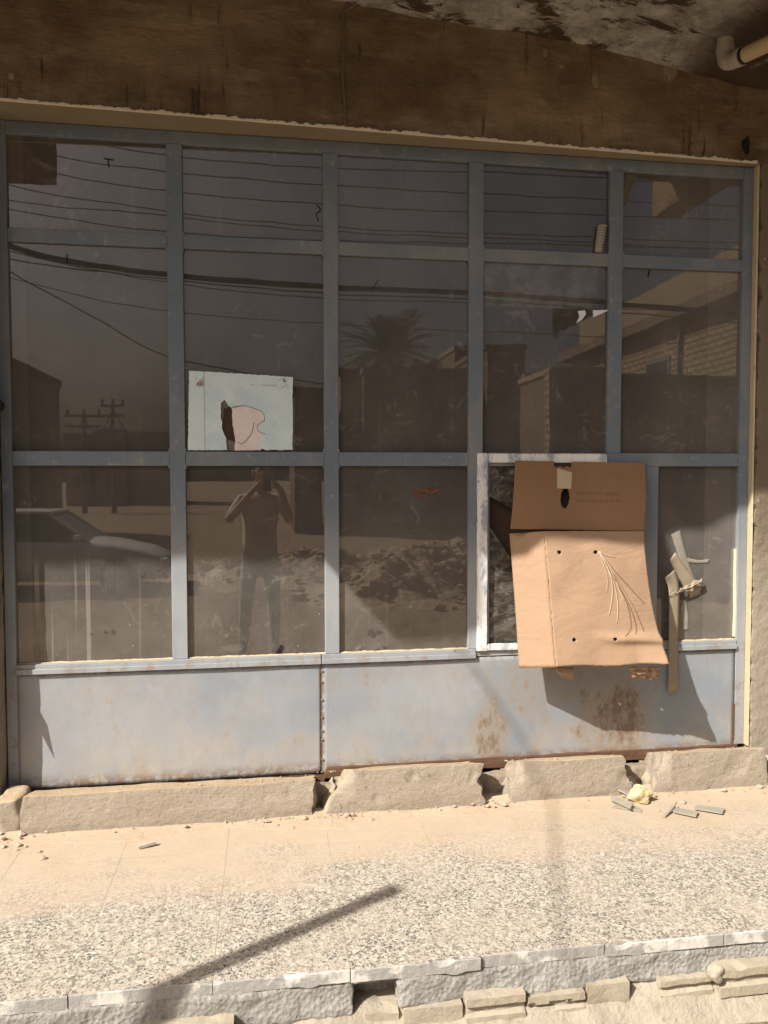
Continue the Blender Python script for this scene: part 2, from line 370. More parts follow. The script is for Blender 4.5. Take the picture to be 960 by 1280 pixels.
    br = t.n('ShaderNodeTexBrick'); t.put(br.inputs['Vector'], t.stretch(1,1,1))
    rot = t.n('ShaderNodeMapping'); t.put(rot.inputs[0], t.pos()); rot.inputs['Rotation'].default_value = (RAD(90),0,0)
    t.put(br.inputs['Vector'], rot.outputs[0]); br.inputs['Scale'].default_value = 1
    br.inputs['Brick Width'].default_value = .40; br.inputs['Row Height'].default_value = .20; br.inputs['Mortar Size'].default_value = .012
    t.put(br.inputs['Color1'], (.17,.13,.09)); t.put(br.inputs['Color2'], (.135,.10,.07)); t.put(br.inputs['Mortar'], (.09,.07,.05))
    c = t.mix(t.noise(1.1, 6, .6), br.outputs[0], t.mix(.5, br.outputs[0], (.13,.10,.07)))
    M['block_wall'] = t.done(c, .95, .1)
    t = NT('yellow_brick')
    s = t.n('ShaderNodeSeparateXYZ'); t.put(s.inputs[0], t.pos()); cb = t.n('ShaderNodeCombineXYZ')
    t.put(cb.inputs[0], s.outputs[1]); t.put(cb.inputs[1], s.outputs[2])
    br = t.n('ShaderNodeTexBrick'); t.put(br.inputs['Vector'], cb.outputs[0]); br.inputs['Scale'].default_value = 1
    br.inputs['Brick Width'].default_value = .30; br.inputs['Row Height'].default_value = .13; br.inputs['Mortar Size'].default_value = .022
    t.put(br.inputs['Color1'], (.31,.24,.165)); t.put(br.inputs['Color2'], (.25,.195,.135)); t.put(br.inputs['Mortar'], (.13,.10,.075))
    M['yellow_brick'] = t.done(br.outputs[0], .95, .1)
    simple('house_plaster', (.235,.185,.13), .15, 1, .9)
    simple('house_dark', (.13,.10,.07), .2, 1, .9)
    simple('window_dark', (.03,.03,.035), .1, 1, .2, .5, 0)
    simple('door_metal', (.14,.15,.15), .2, 3, .5)
    simple('palm_trunk', (.13,.09,.055), .4, 6, .95)
    simple('palm_leaf', (.05,.062,.028), .3, 3, .6)
    simple('pole_wood', (.11,.085,.06), .2, 3, .9)
    simple('rubble', (.36,.29,.215), .4, 3, .95, .1, .9, 6, .08)
    simple('car_paint', (.62,.66,.65), .05, 3, .25, .5, 0)
    simple('car_glass', (.02,.022,.025), .1, 1, .05, .6, 0)
    simple('tyre', (.02,.02,.02), .2, 5, .8)
    simple('rim', (.35,.35,.36), .2, 5, .35, .5, 0)
    simple('lamp_lens', (.65,.66,.65), .1, 5, .1, .6, 0)
    simple('cloth_black', (.035,.033,.038), .3, 8, .9)
    simple('skin', (.46,.30,.21), .1, 8, .55, .4, .1)
    simple('hair', (.02,.015,.012), .2, 30, .6)
    simple('shirt', (.60,.53,.46), .15, 10, .9)
    simple('cuff_teal', (.16,.36,.34), .15, 10, .9)
    simple('trousers', (.44,.50,.48), .2, 10, .9)
    simple('shoe', (.05,.045,.04), .2, 10, .6)
    simple('phone_black', (.015,.015,.017), .1, 10, .2, .5, 0)
mk_materials()

# ------------------------------------------------------------------ mesh helpers
class MB:
    def __init__(s): s.v = []; s.f = []; s.mi = []
    def add(s, vs, fs, mi=0):
        o = len(s.v); s.v += [tuple(v) for v in vs]; s.f += [tuple(o+i for i in f) for f in fs]; s.mi += [mi]*len(fs); return s
    def box(s, x0, x1, y0, y1, z0, z1, mi=0):
        vs = [(x,y,z) for z in (z0,z1) for y in (y0,y1) for x in (x0,x1)]
        return s.add(vs, [(0,2,3,1),(4,5,7,6),(0,1,5,4),(2,6,7,3),(0,4,6,2),(1,3,7,5)], mi)
    def prism(s, pts, y0, y1, mi=0):
        """polygon in the x-z plane (list of (x, z)), from y0 (front) to y1 (back)"""
        n = len(pts)
        vs = [(p[0], y0, p[1]) for p in pts] + [(p[0], y1, p[1]) for p in pts]
        fs = [tuple(range(n)), tuple(range(2*n-1, n-1, -1))] + [(i, i+n, (i+1)%n+n, (i+1)%n) for i in range(n)]
        return s.add(vs, fs, mi)
    def slab(s, pts3, thick, mi=0):
        """quad/polygon of 3-D points extruded along its normal (to the back)"""
        P = [Vector(p) for p in pts3]; n = (P[1]-P[0]).cross(P[2]-P[0]).normalized()
        k = len(P); vs = P + [p - n*thick for p in P]
        return s.add(vs, [tuple(range(k)), tuple(range(2*k-1, k-1, -1))] + [(i, i+k, (i+1)%k+k, (i+1)%k) for i in range(k)], mi)
    def grid(s, fn, nu, nv, mi=0):
        vs = [fn(i/nu, j/nv) for j in range(nv+1) for i in range(nu+1)]
        w = nu+1
        return s.add(vs, [(j*w+i, j*w+i+1, (j+1)*w+i+1, (j+1)*w+i) for j in range(nv) for i in range(nu)], mi)
    def tube(s, pts, r, n=8, mi=0, cap=True):
        P = [Vector(p) for p in pts]; R = r if isinstance(r, (list, tuple)) else [r]*len(P)
        vs = []; up = None
        for i, p in enumerate(P):
            d = (P[min(i+1, len(P)-1)] - P[max(i-1, 0)]).normalized()
            if up is None: up = Vector((0,0,1)) if abs(d.z) < .9 else Vector((1,0,0))
            a = d.cross(up).normalized(); b = a.cross(d).normalized(); up = b
            vs += [p + (a*cos(2*pi*k/n) + b*sin(2*pi*k/n))*R[i] for k in range(n)]
        fs = [(i*n+k, i*n+(k+1)%n, (i+1)*n+(k+1)%n, (i+1)*n+k) for i in range(len(P)-1) for k in range(n)]
        if cap: fs += [tuple(range(n-1,-1,-1)), tuple(range((len(P)-1)*n, len(P)*n))]
        return s.add(vs, fs, mi)
    def lattice(s, x0, x1, y0, y1, z0, z1, step, amp, seed=0, warp=None, freq=9, rnd=.012, mi=0):
        """box surface on a fine lattice, edges worn round, surface knocked about by noise"""
        nx, ny, nz = (max(2, round(abs(b-a)/step)) for a, b in ((x0,x1),(y0,y1),(z0,z1)))
        idx = {}; vs = []
        c = Vector(((x0+x1)/2, (y0+y1)/2, (z0+z1)/2)); h = Vector(((x1-x0)/2, (y1-y0)/2, (z1-z0)/2))
        def V(i, j, k):
            if (i,j,k) not in idx:
                p = Vector((x0+(x1-x0)*i/nx, y0+(y1-y0)*j/ny, z0+(z1-z0)*k/nz))
                q = p - c
                inner = Vector([max(-(h[a]-rnd), min(h[a]-rnd, q[a])) for a in range(3)])
                d = q - inner
                if d.length > 1e-9: q = inner + d.normalized()*min(d.length, rnd)
                p = c + q
                nv = noise.noise_vector(p*freq + Vector((seed*7.3, seed*3.1, seed)))*amp + noise.noise_vector(p*freq*3.7 + Vector((seed, 5, seed*2)))*amp*.45
                p = p + nv
                if warp: p = Vector(warp(p))
                idx[(i,j,k)] = len(vs); vs.append(p)
            return idx[(i,j,k)]
        fs = []
        for i in range(nx):
            for j in range(ny):
                fs.append((V(i,j,0),V(i,j+1,0),V(i+1,j+1,0),V(i+1,j,0))); fs.append((V(i,j,nz),V(i+1,j,nz),V(i+1,j+1,nz),V(i,j+1,nz)))
        for i in range(nx):
            for k in range(nz):
                fs.append((V(i,0,k),V(i+1,0,k),V(i+1,0,k+1),V(i,0,k+1))); fs.append((V(i,ny,k),V(i,ny,k+1),V(i+1,ny,k+1),V(i+1,ny,k)))
        for j in range(ny):
            for k in range(nz):
                fs.append((V(0,j,k),V(0,j,k+1),V(0,j+1,k+1),V(0,j+1,k))); fs.append((V(nx,j,k),V(nx,j+1,k),V(nx,j+1,k+1),V(nx,j,k+1)))
        return s.add(vs, fs, mi)
    def rock(s, c, r, seed, squash=(1,1,1), sub=2, mi=0):
        bm = bmesh.new(); bmesh.ops.create_icosphere(bm, subdivisions=sub, radius=1)
        c = Vector(c)
        for v in bm.verts:
            k = 1 + .45*noise.noise(v.co*1.3 + Vector((seed*3.7, seed, seed*1.9))) + .15*noise.noise(v.co*4 + Vector((seed,)*3))
            v.co = Vector((v.co.x*squash[0], v.co.y*squash[1], v.co.z*squash[2]))*k*r
        bm.verts.index_update()
        s.add([c+v.co for v in bm.verts], [tuple(v.index for v in f.verts) for f in bm.faces], mi); bm.free(); return s
    def build(s, name, mat, parent=None, loc=None, bevel=0, smooth=False, solid=0, crisp=0):
        me = bpy.data.meshes.new(name)
        L = Vector(loc) if loc is not None else Vector((0,0,0))
        me.from_pydata([Vector(v)-L for v in s.v], [], s.f)
        for m in (mat if isinstance(mat, (list, tuple)) else [mat]): me.materials.append(M[m])
        me.polygons.foreach_set('material_index', s.mi)
        if smooth: me.polygons.foreach_set('use_smooth', [True]*len(me.polygons))
        bm = bmesh.new(); bm.from_mesh(me); bmesh.ops.recalc_face_normals(bm, faces=bm.faces); bm.to_mesh(me); bm.free()
        if crisp: me.set_sharp_from_angle(angle=RAD(crisp))
        o = bpy.data.objects.new(name, me); COL.objects.link(o)
        if parent is not None:
            o.parent = parent
            base = Vector((0,0,0)); q = parent
            while q is not None: base += q.location; q = q.parent
            o.location = L - base
        else: o.location = L
        if solid:
            m = o.modifiers.new('thickness', 'SOLIDIFY'); m.thickness = solid; m.offset = 0
        if bevel:
            m = o.modifiers.new('worn edges', 'BEVEL'); m.width = bevel; m.segments = 2; m.limit_method = 'ANGLE'
        return o
def tag(o, label=None, cat=None, group=None, kind=None):
    if label: o['label'] = label
    if cat: o['category'] = cat
    if group: o['group'] = group
    if kind: o['kind'] = kind
    return o
def thing(name, loc, label, cat, group=None):
    o = bpy.data.objects.new(name, None); COL.objects.link(o); o.location = loc; o.empty_display_size = .1
    return tag(o, label, cat, group)
def curve_pts(ctrl, n=14):
    """Catmull-Rom through control points"""
    P = [Vector(p) for p in ctrl]; P = [P[0]*2-P[1]] + P + [P[-1]*2-P[-2]]; out = []
    for i in range(1, len(P)-2):
        for k in range(n):
            t = k/n; a, b, c, d = P[i-1], P[i], P[i+1], P[i+2]
            out.append(.5*((2*b) + (c-a)*t + (2*a-5*b+4*c-d)*t*t + (3*b-a-3*c+d)*t**3))
    out.append(P[-2]); return out
def xz(px, py, d=0): p = at(px, py, d); return (p.x, p.z)

# ------------------------------------------------------------------ ground and pavement (setting)
def ground():
    xs = [-400,-150,-60,-30,-18] + [-14+.5*i for i in range(65)] + [24,40,80,180,400]
    ys = [-400,-200,-110,-70,-45,-32] + [-26+.5*i for i in range(50)] + [-1.12, 0, 30, 100, 400]
    v = [(x, y, GZ - .33*max(0,min(1,(-4.6-y)/3.2))**1 + (.05*noise.noise(Vector((x*.5, y*.5, 0))) + .035*noise.noise(Vector((x*1.7, y*1.7, 3))) if -26 < y < -2.2 and -14 < x < 18 else 0) - (.05 if y > -1.0 else 0)) for y in ys for x in xs]
    w = len(xs)
    MB().add(v, [(j*w+i, j*w+i+1, (j+1)*w+i+1, (j+1)*w+i) for j in range(len(ys)-1) for i in range(w-1)]).build('ground', 'dirt_ground', smooth=True)['kind'] = 'structure'
ground()
TS = .39
def pavement():
    b = MB(); rr = random.Random(3)
    for j, (y0, y1) in enumerate([(-1.235,-.845), (-.845,-.455), (-.455,-.065)]):
        for k in range(-10, 14):
            x0 = -.555 + TS*k; dz = rr.uniform(0, .0004); dy = rr.uniform(-.006,.006) if j == 0 else 0
            g = .0012; t = rr.uniform(-.0002,.0002)
            X0, X1, Y0, Y1 = x0+g, x0+TS-g, y0+g+dy, y1-g
            vs = [(X0,Y0,-.036),(X1,Y0,-.036),(X1,Y1,-.036),(X0,Y1,-.036),(X0,Y0,dz),(X1,Y0,dz+t),(X1,Y1,dz+t*.5),(X0,Y1,dz)]
            if j == 0 and -4 <= k <= 6:
                n = 40; fr = []; 
                for i in range(n+1):
                    x = X0+(X1-X0)*i/n; ch = max(0, noise.noise(Vector((x*9,5,0)))-.22)*.05 + max(0, noise.noise(Vector((x*31,8,0)))-.25)*.012
                    w = .0016*noise.noise(Vector((x*50,1,1)))
                    fr += [(x, Y0+w+ch*.9+.002, dz), (x, Y0+w, dz-.0025-ch*.75), (x, Y0+w*.5, -.036-max(0,noise.noise(Vector((x*14,2,7)))-.1)*.02)]
                o0 = len(b.v)
                b.add(fr + [(X0,Y1,dz),(X1,Y1,dz)], [(3*i+q+1, 3*i+q+4, 3*i+q+3, 3*i+q) for i in range(n) for q in (0,1)], 1)
                b.f.append(tuple([o0+3*i for i in range(n+1)] + [o0+3*(n+1)+1, o0+3*(n+1)])); b.mi.append(0)
                continue
            b.add(vs, [(4,5,6,7)], 0); b.add(vs, [(0,1,5,4),(1,2,6,5),(2,3,7,6),(3,0,4,7),(3,2,1,0)], 1)
    b.box(-4.4, 4.9, -1.225, 0.0, -.05, -.0004, 2)          # grout and bed between the tiles
    b.build('pavement', ['terrazzo','tile_body','sandy_mortar'])['kind'] = 'structure'
    m = MB()
    def wr(p): return (p.x, p.y + .014*noise.noise(Vector((p.x*4, 0, p.z*9))) - .12*max(0,-.05-p.z), p.z)
    m.lattice(-4.4, -1.2, -1.236, -.6, -.135, -.0365, .03, .007, 3, wr)
    m.lattice(-1.2, .235, -1.236, -1.0, -.135, -.0365, .0075, .0065, 3, wr, freq=24)
    m.lattice(.365, 2.4, -1.236, -1.0, -.125, -.0365, .0075, .0065, 8, wr, freq=24)
    m.lattice(2.4, 4.9, -1.236, -.6, -.125, -.0365, .03, .007, 8, wr)
    m.lattice(.225, .375, -1.15, -.9, -.13, -.0365, .012, .012, 5)
    m.build('mortar_bed_ground', 'rough_mortar', smooth=True, crisp=50)['kind'] = 'structure'
    m = MB()
    def wr2(p): return (p.x, p.y - 1.15*max(0, -.135-p.z) - .035*max(0, noise.noise(Vector((p.x*3, 1, p.z*5)))), p.z)
    m.lattice(-4.4, 4.9, -1.232, -.7, -.33, -.1265, .016, .010, 4, wr2, freq=11)
    m.build('pavement_base_ground', 'sandy_mortar', smooth=True)['kind'] = 'structure'
pavement()

def brick(x0, x1, yf, zt, h, label, groove=False, seed=0, mat='cream_brick'):
    b = MB()
    def wr(p):
        y = p.y
        if groove and zt-h*.62 < p.z < zt-h*.34: y = max(y, yf+.013+.006*noise.noise(p*30))
        return (p.x, y, p.z + .003*noise.noise(Vector((p.x*6,p.y*9,seed))) - (.02*max(0,noise.noise(Vector((p.x*13,p.y*13,p.z*13+seed)))-.3)))
    b.lattice(x0, x1, yf, yf+.17, zt-h, zt, .008, .0020, seed, wr, freq=26, rnd=.0005)
    o = b.build('brick', mat, loc=((x0+x1)/2, yf+.08, zt-h), smooth=True, crisp=32)
    tag(o, label, 'brick', 'bricks under the pavement edge')
brick(-.335,-.105,-1.335,-.088,.12, 'cream brick at the foot of the long pole shadow', seed=1)
brick(.378,.553,-1.262,-.118,.12, 'cream brick beside the dark gap in the mortar', seed=2)
brick(.268,.366,-1.250,-.125,.11, 'narrow cream brick inside the dark gap in the mortar', seed=9)
brick(.563,.742,-1.272,-.100,.085, 'grooved brick just right of the brick by the dark gap', True, seed=3)
brick(.752,.928,-1.268,-.116,.07, 'low grooved brick sunk in sandy mortar, longer of the middle pair', True, seed=4)
brick(.938,1.072,-1.262,-.104,.055, 'short thin brick at the end of the middle pair', seed=5)
brick(1.17,1.343,-1.268,-.108,.06, 'sand coated brick next to the big smooth cream block', True, seed=6)
brick(1.357,1.80,-1.285,-.084,.085, 'big smooth cream block with one groove under the grey tile edge', True, seed=7)
def blob_on_joint():
    b = MB(); b.rock((1.347,-1.275,-.095), .026, 4, (1,.8,1.1), 3)
    tag(b.build('mortar_lump', 'sandy_mortar', loc=(1.347,-1.275,-.12), smooth=True), 'pale lump of mortar squeezed between two edge bricks', 'mortar lump')
blob_on_joint()

# ------------------------------------------------------------------ building
ZB = 2.885                                       # underside of the lintel
def wall_y(x): return -.17 + .0373*(min(max(x,-1.09),2.285)+1.09)
def canopy_z(x):
    pts = [(-9,3.52),(-.45,3.52),(-.3,3.47),(.0,3.425),(.3,3.395),(1.28,3.34),(1.9,3.262),(2.35,3.215),(9,3.215)]
    for (a, za), (b, zb) in zip(pts, pts[1:]):
        if a <= x <= b: return za + (zb-za)*(x-a)/(b-a)
    return 3.3
def canopy_d(x):  # unseen lip outline shaped so its shadow edge falls across window and flap
    pts = [(-9,1.551),(-1.3,1.56),(-1.05,1.68),(-.45,1.68),(-.3,1.51),(-.2,1.46),(.34,1.36),(1,1.27),(2,1.05),(2.35,1.0),(9,1.0)]
    for (a, za), (b, zb) in zip(pts, pts[1:]):
        if a <= x <= b: return za + (zb-za)*(x-a)/(b-a) + .012*noise.noise(Vector((x*6,0,0)))
    return 1.3
def building():
    t = thing('shop_building', (0.6, 0.3, 0), 'old rendered shop building with dark stained lintel, peeling canopy and cream plaster edges', 'building')
    # lintel: wedge-shaped in plan, knocked-about face
    def lint(u, v):
        x = -5 + 11.5*u
        if v <= .5:   # underside -> front -> up
            pass
        return None
    b = MB(); nx = 460; nz = 26
    def face(u, v):
        x = -5.2 + 11.4*u; z = ZB + (3.60-ZB)*v
        y = wall_y(x) + .006*noise.noise(Vector((x*3, 0, z*8))) + .003*noise.noise(Vector((x*15, 2, z*15)))
        if v == 0: z += .004*noise.noise(Vector((x*25,1,1))) + .004*noise.noise(Vector((x*7,1,5)))
        return (x, y, z)
    b.grid(face, nx, nz)
    b.box(-5.2, 6.2, -.03, .25, ZB+.004, 3.60)
    b.box(-5.2, 6.2, -.15, .25, 3.62, 6.8)
    b.build('lintel_beam', 'stained_render', t, smooth=False)
    # cream soffit strip and its pale broken lip
    s = MB()
    s.add([(-1.10, wall_y(-1.10)+.004, ZB+.001), (2.29, wall_y(2.29)+.004, ZB+.001), (2.29, .03, ZB-.002), (-1.10, .03, ZB-.002),
           (-1.10, wall_y(-1.10)+.004, ZB+.02), (2.29, wall_y(2.29)+.004, ZB+.02), (2.29, .03, ZB+.02), (-1.10, .03, ZB+.02)],
          [(0,1,2,3),(7,6,5,4),(0,4,5,1),(1,5,6,2),(2,6,7,3),(3,7,4,0)])
    s.build('soffit_plaster', 'olive_plaster', t)
    l = MB(); n = 900
    prof = []
    for i in range(n+1):
        x = -1.10 + 3.36*i/n
        h = max(.0015, .008 + .008*noise.noise(Vector((x*9,3,1))) + .008*noise.noise(Vector((x*38,1,2))) + .004*noise.noise(Vector((x*110,1,4))))
        y = wall_y(x)
        prof += [(x, y-.006, ZB-.003), (x, y-.005, ZB-.003+h), (x, y+.006, ZB-.003+h), (x, y+.006, ZB-.003)]
    fs = []
    for i in range(n):
        for k in range(4): fs.append((i*4+k, i*4+(k+1)%4, (i+1)*4+(k+1)%4, (i+1)*4+k))
    l.add(prof, fs); l.build('plaster_lip', 'white_lip', t)
    # canopy slab
    c = MB()
    def under(u, v):
        x = -5.2 + 11.4*u; y = -.02 - (canopy_d(x)-.02)*v
        z = canopy_z(x) + .010*noise.noise(Vector((x*2.2, y*2.2, 0))) + .008*noise.noise(Vector((x*7, y*9, 2))) + .004*noise.noise(Vector((x*22, y*22, 5)))
        return (x, y, z)
    def over(u, v):
        x = -5.2 + 11.4*u; y = -.02 - (canopy_d(x)-.02)*v; return (x, y, 3.62)
    def lip(u, v):
        a, bb = Vector(under(u,1)), Vector(over(u,1)); return a.lerp(bb, v)
    c.grid(under, 420, 56); c.grid(over, 420, 1); c.grid(lip, 420, 2)
    c.build('canopy_slab', 'peeling_whitewash', t, smooth=True)
    # cross beams carrying the canopy
    MB().lattice(-1.69,-1.254,-1.60,-.16, 3.206, 3.56, .05, .006, 2).build('cross_beam', 'stained_render', t)
    MB().lattice(2.43,2.61,-1.24,-.04, 3.075, 3.30, .05, .006, 6).build('cross_beam', 'stained_render', t)
    # side walls
    def wl(p):
        k = .5+.5*noise.noise(Vector((2, p.y*6, p.z*7)))
        return (p.x + (.008*noise.noise(Vector((0,p.y*20,p.z*22))) if p.x > -1.2 else 0), p.y, p.z)
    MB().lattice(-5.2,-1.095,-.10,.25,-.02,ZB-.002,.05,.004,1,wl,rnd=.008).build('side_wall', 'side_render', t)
    def wrr(p):
        if p.x < 2.5 and p.y < .02:
            e = noise.noise(Vector((1, 4, p.z*9))) + .7*noise.noise(Vector((3, 1, p.z*31)))
            return (p.x + max(-.003, .022*e), p.y, p.z)
        return tuple(p)
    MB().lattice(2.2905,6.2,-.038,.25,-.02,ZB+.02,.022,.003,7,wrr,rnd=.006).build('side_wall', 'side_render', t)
    # cream reveal by the right wall
    r = MB(); n = 130; vs = []
    for i in range(n+1):
        z = .13 + (ZB-.002-.13)*i/n; j = .004*noise.noise(Vector((z*14,0,0))) + .003*noise.noise(Vector((z*45,1,0)))
        vs += [(2.2775, .01, z), (2.2775, -.027+j, z), (2.2845+j*.6, -.030+j, z), (2.286, .01, z)]
    r.add(vs, [(i*4+k, i*4+(k+1)%4, (i+1)*4+(k+1)%4, (i+1)*4+k) for i in range(n) for k in range(4)] + [(3,2,1,0)])
    r.build('plaster_reveal', 'cream_plaster', t)
    # broken hole at the foot of the right wall
    # dark shop inside (seen through the broken pane)
    i = MB()
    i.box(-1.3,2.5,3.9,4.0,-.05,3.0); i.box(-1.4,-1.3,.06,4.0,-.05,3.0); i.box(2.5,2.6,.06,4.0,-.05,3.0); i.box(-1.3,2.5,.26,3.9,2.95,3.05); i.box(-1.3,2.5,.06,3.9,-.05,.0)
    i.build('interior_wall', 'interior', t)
    # splinter on the left jamb
    MB().slab([(-1.10,-.095,.60),(-1.088,-.105,.56),(-1.078,-.116,.43),(-1.098,-.10,.50)], .012).build('splintered_edge', 'rusty_steel', t)
    k = MB(); k.tube([(-1.085,-.02,1.72),(-1.085,-.07,1.72)], .022, 12); k.tube([(-1.085,-.07,1.72),(-1.085,-.085,1.72)], .030, 12)
    k.build('hinge_knob', 'black_rubber', t, bevel=.004)
    # plaster crumbs stuck to the lintel face
    for (px, py, w, h) in ((682,64,9,10),(703,80,8,5),(747,98,10,16),(679,127,11,11),(843,82,16,22)):
        p = at(px, py, .10); y = wall_y(p.x)
        q = MB(); q.rock((p.x, y-.002, p.z), .0026*max(w,h)*.7, px, (w/max(w,h), .12, h/max(w,h)), 3)
        q.build('plaster_scab', 'scab', t)
    # plaster slump along the top right of the lintel
    q = MB(); p0, p1 = at(830,75,.08), at(888,82,.08)
    q.tube([p0, p0.lerp(p1,.4)+Vector((0,-.008,.006)), p1], [.012,.022,.008], 8); q.build('plaster_slump', 'pale_plaster', t, smooth=True)
    q = MB(); a = at(935,178,.05); q.rock((a.x-.008,-.046,a.z-.01), .032, 4, (.6,.12,1.3), 3); q.build('patched_hole', 'dark_gap', t)
    return t
building()

# ------------------------------------------------------------------ shop window
COLS = [(-1.048,-.412),(-.347,.247),(.311,.899),(.965,1.56),(1.627,2.228)]
ROWS = [(2.452,2.828),(1.538,2.395),(.642,1.476)]
def shop_window():
    t = thing('shop_window', (.6, .02, .1), 'wide grey steel shopfront of dusty dark panes over pale rust stained panels', 'shop window')
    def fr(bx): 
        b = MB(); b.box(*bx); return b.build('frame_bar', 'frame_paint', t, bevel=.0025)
    # stiles and mullions (front y = 0), rails butt between them 2 mm back
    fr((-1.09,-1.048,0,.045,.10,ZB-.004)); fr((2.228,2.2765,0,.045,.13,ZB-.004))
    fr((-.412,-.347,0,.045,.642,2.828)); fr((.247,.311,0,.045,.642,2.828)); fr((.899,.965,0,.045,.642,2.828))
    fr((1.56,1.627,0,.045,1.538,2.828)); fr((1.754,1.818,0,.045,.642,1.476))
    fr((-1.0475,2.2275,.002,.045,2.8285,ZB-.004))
    for (z0, z1) in ((2.396,2.4515),(1.4765,1.5375)):
        for (x0, x1) in COLS:
            a = x0 + .0005; c = x1 - .0005
            if z0 < 2 and x0 > .9:
                if x0 > 1.5: continue
                a, c = .9655, 2.2275
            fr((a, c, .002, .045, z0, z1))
    for xb in (-.412,-.347,.247,.311,.899,.965,1.56,1.627):
        for zb_ in (2.396,2.4515,1.4765,1.5375):
            if xb > .9 and zb_ < 2: continue
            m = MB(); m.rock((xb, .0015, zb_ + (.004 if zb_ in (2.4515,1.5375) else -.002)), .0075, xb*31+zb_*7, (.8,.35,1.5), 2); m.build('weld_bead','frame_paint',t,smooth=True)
    # sill: two-step ledge over the panels
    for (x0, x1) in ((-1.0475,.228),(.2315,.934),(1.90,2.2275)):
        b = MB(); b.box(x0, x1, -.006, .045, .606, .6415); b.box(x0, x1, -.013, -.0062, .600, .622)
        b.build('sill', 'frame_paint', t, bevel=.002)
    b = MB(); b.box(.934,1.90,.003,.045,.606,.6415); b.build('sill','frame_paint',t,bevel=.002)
    # panes, each very slightly out of true
    rr = random.Random(5); k = 0
    for ri, (z0, z1) in enumerate(ROWS):
        for ci, (x0, x1) in enumerate(COLS):
            if ri == 2 and ci == 3: continue
            if ri == 2 and ci == 4: x0, x1 = 1.818, 2.228
            a, bb = rr.uniform(-.0009,.0009), rr.uniform(-.0009,.0009)
            cx, cz = (x0+x1)/2, (z0+z1)/2
            m = MB(); P = [(x, .020 + a*(x-cx) + bb*(z-cz), z) for x, z in ((x0-.004,z0-.004),(x1+.004,z0-.004),(x1+.004,z1+.004),(x0-.004,z1+.004))]
            Q = [(p[0], p[1]+.005, p[2]) for p in P]
            m.add(P+Q, [(0,1,2,3),(7,6,5,4),(0,4,5,1),(1,5,6,2),(2,6,7,3),(3,7,4,0)])
            m.build('glass_pane', 'dusty_glass', t)
    # putty beads at the foot and sides of the lower panes
    for (x0, x1) in (COLS[0], COLS[1], COLS[2], (1.818, 2.228)):
        m = MB(); pts = []
        n = 60
        for i in range(n+1):
            x = x0 + (x1-x0)*i/n; h = .0025 + .002*noise.noise(Vector((x*20,7,0))) + .002*noise.noise(Vector((x*60,7,3)))
            pts += [(x, .004, .6425), (x, .010, .6425+max(.001,h)), (x, .0185, .6425+max(.0015,h*1.4)), (x, .0185, .6425)]
        m.add(pts, [(i*4+j, i*4+(j+1)%4, (i+1)*4+(j+1)%4, (i+1)*4+j) for i in range(n) for j in range(4)])
        m.build('putty_bead', 'cream_plaster', t)
    m = MB(); m.lattice(2.219,2.2275,.003,.019,.655,1.08,.01,.002,4,rnd=.002); m.build('putty_bead','pale_plaster',t)
    # kick panels
    def panel(x0, x1):
        m = MB()
        def fn(u, v):
            x = x0+(x1-x0)*u; z = .104 + .498*v
            if v == 0: z += .008*noise.noise(Vector((x*9,0,0))) + .005*noise.noise(Vector((x*33,0,1)))
            return (x, .004 + .0035*noise.noise(Vector((x*1.6, 0, z*2.4))) + .001*noise.noise(Vector((x*9,1,z*9))), z)
        m.grid(fn, 90, 24); m.build('kick_panel', 'panel_paint', t, smooth=True, solid=.002)
    panel(-1.0475, .2275); panel(.2335, 2.2275)
    b = MB(); b.box(.2290, .2322, .0025, .006, .11, .604)
    for z in (.17,.26,.30,.36,.44,.52,.57): b.rock((.2305,-.003,z), .004, z*90, (1.2,.3,1.6), 1)
    b.build('weld_seam', 'weld', t)
    b = MB(); b.lattice(-1.05,2.24,-.012,.04,.085,.1505,.02,.004,5, lambda p: (p.x, p.y, p.z if p.z<.12 else p.z-.046*(1 if p.x<.24 else 0) - .018), rnd=.004); b.build('bottom_rail', 'rusty_steel', t)
    b = MB(); b.box(2.216,2.2275,-.002,.003,.155,.33); b.build('edge_strip','rusty_steel',t,bevel=.001)
    # opened sash: painted white, patterned glass, one piece broken out
    s = MB()
    s.lattice(.937,.985,-.013,-.0005,.632,1.535,.012,.0022,3,rnd=.003); 
    sash = s.build('sash', 'white_paint', t)
    s = MB(); s.lattice(.9855,1.555,-.011,.0015,1.492,1.533,.012,.0022,4,rnd=.003); s.build('sash_rail','white_paint',sash)
    s = MB(); s.lattice(.9855,1.75,-.011,.0025,.634,.664,.012,.0022,6,rnd=.003); s.build('sash_rail','white_paint',sash)
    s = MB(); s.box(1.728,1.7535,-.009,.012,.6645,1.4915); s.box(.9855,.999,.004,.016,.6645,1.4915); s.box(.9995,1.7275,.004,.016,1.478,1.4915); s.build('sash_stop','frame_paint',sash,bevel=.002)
    up = [(.98,1.486),(1.72,1.486),(1.72,xz(760,700)[1]),(1.20,xz(660,644)[1]),xz(641,636),(.98,xz(603,617)[1])]
    lo = [(.98,xz(603,649)[1]), xz(641,699), xz(655,760), (1.19,.662), (.98,.662)]
    g = MB(); g.prism(up, .018, .022); g.prism(lo, .018, .022); g.build('patterned_pane','patterned_glass',sash)
    # marks on the panes
    ink = MB()
    def stroke(b, pts, w):
        for (a, c) in zip(pts, pts[1:]):
            A = at(*a, -.0180); C = at(*c, -.0180); d = (C-A); d.y = 0; d.normalize(); n = Vector((-d.z,0,d.x))*w/2
            yy = .0165
            b.prism([((A-n).x,(A-n).z),((C-n).x,(C-n).z),((C+n).x,(C+n).z),((A+n).x,(A+n).z)], yy, yy+.0015)
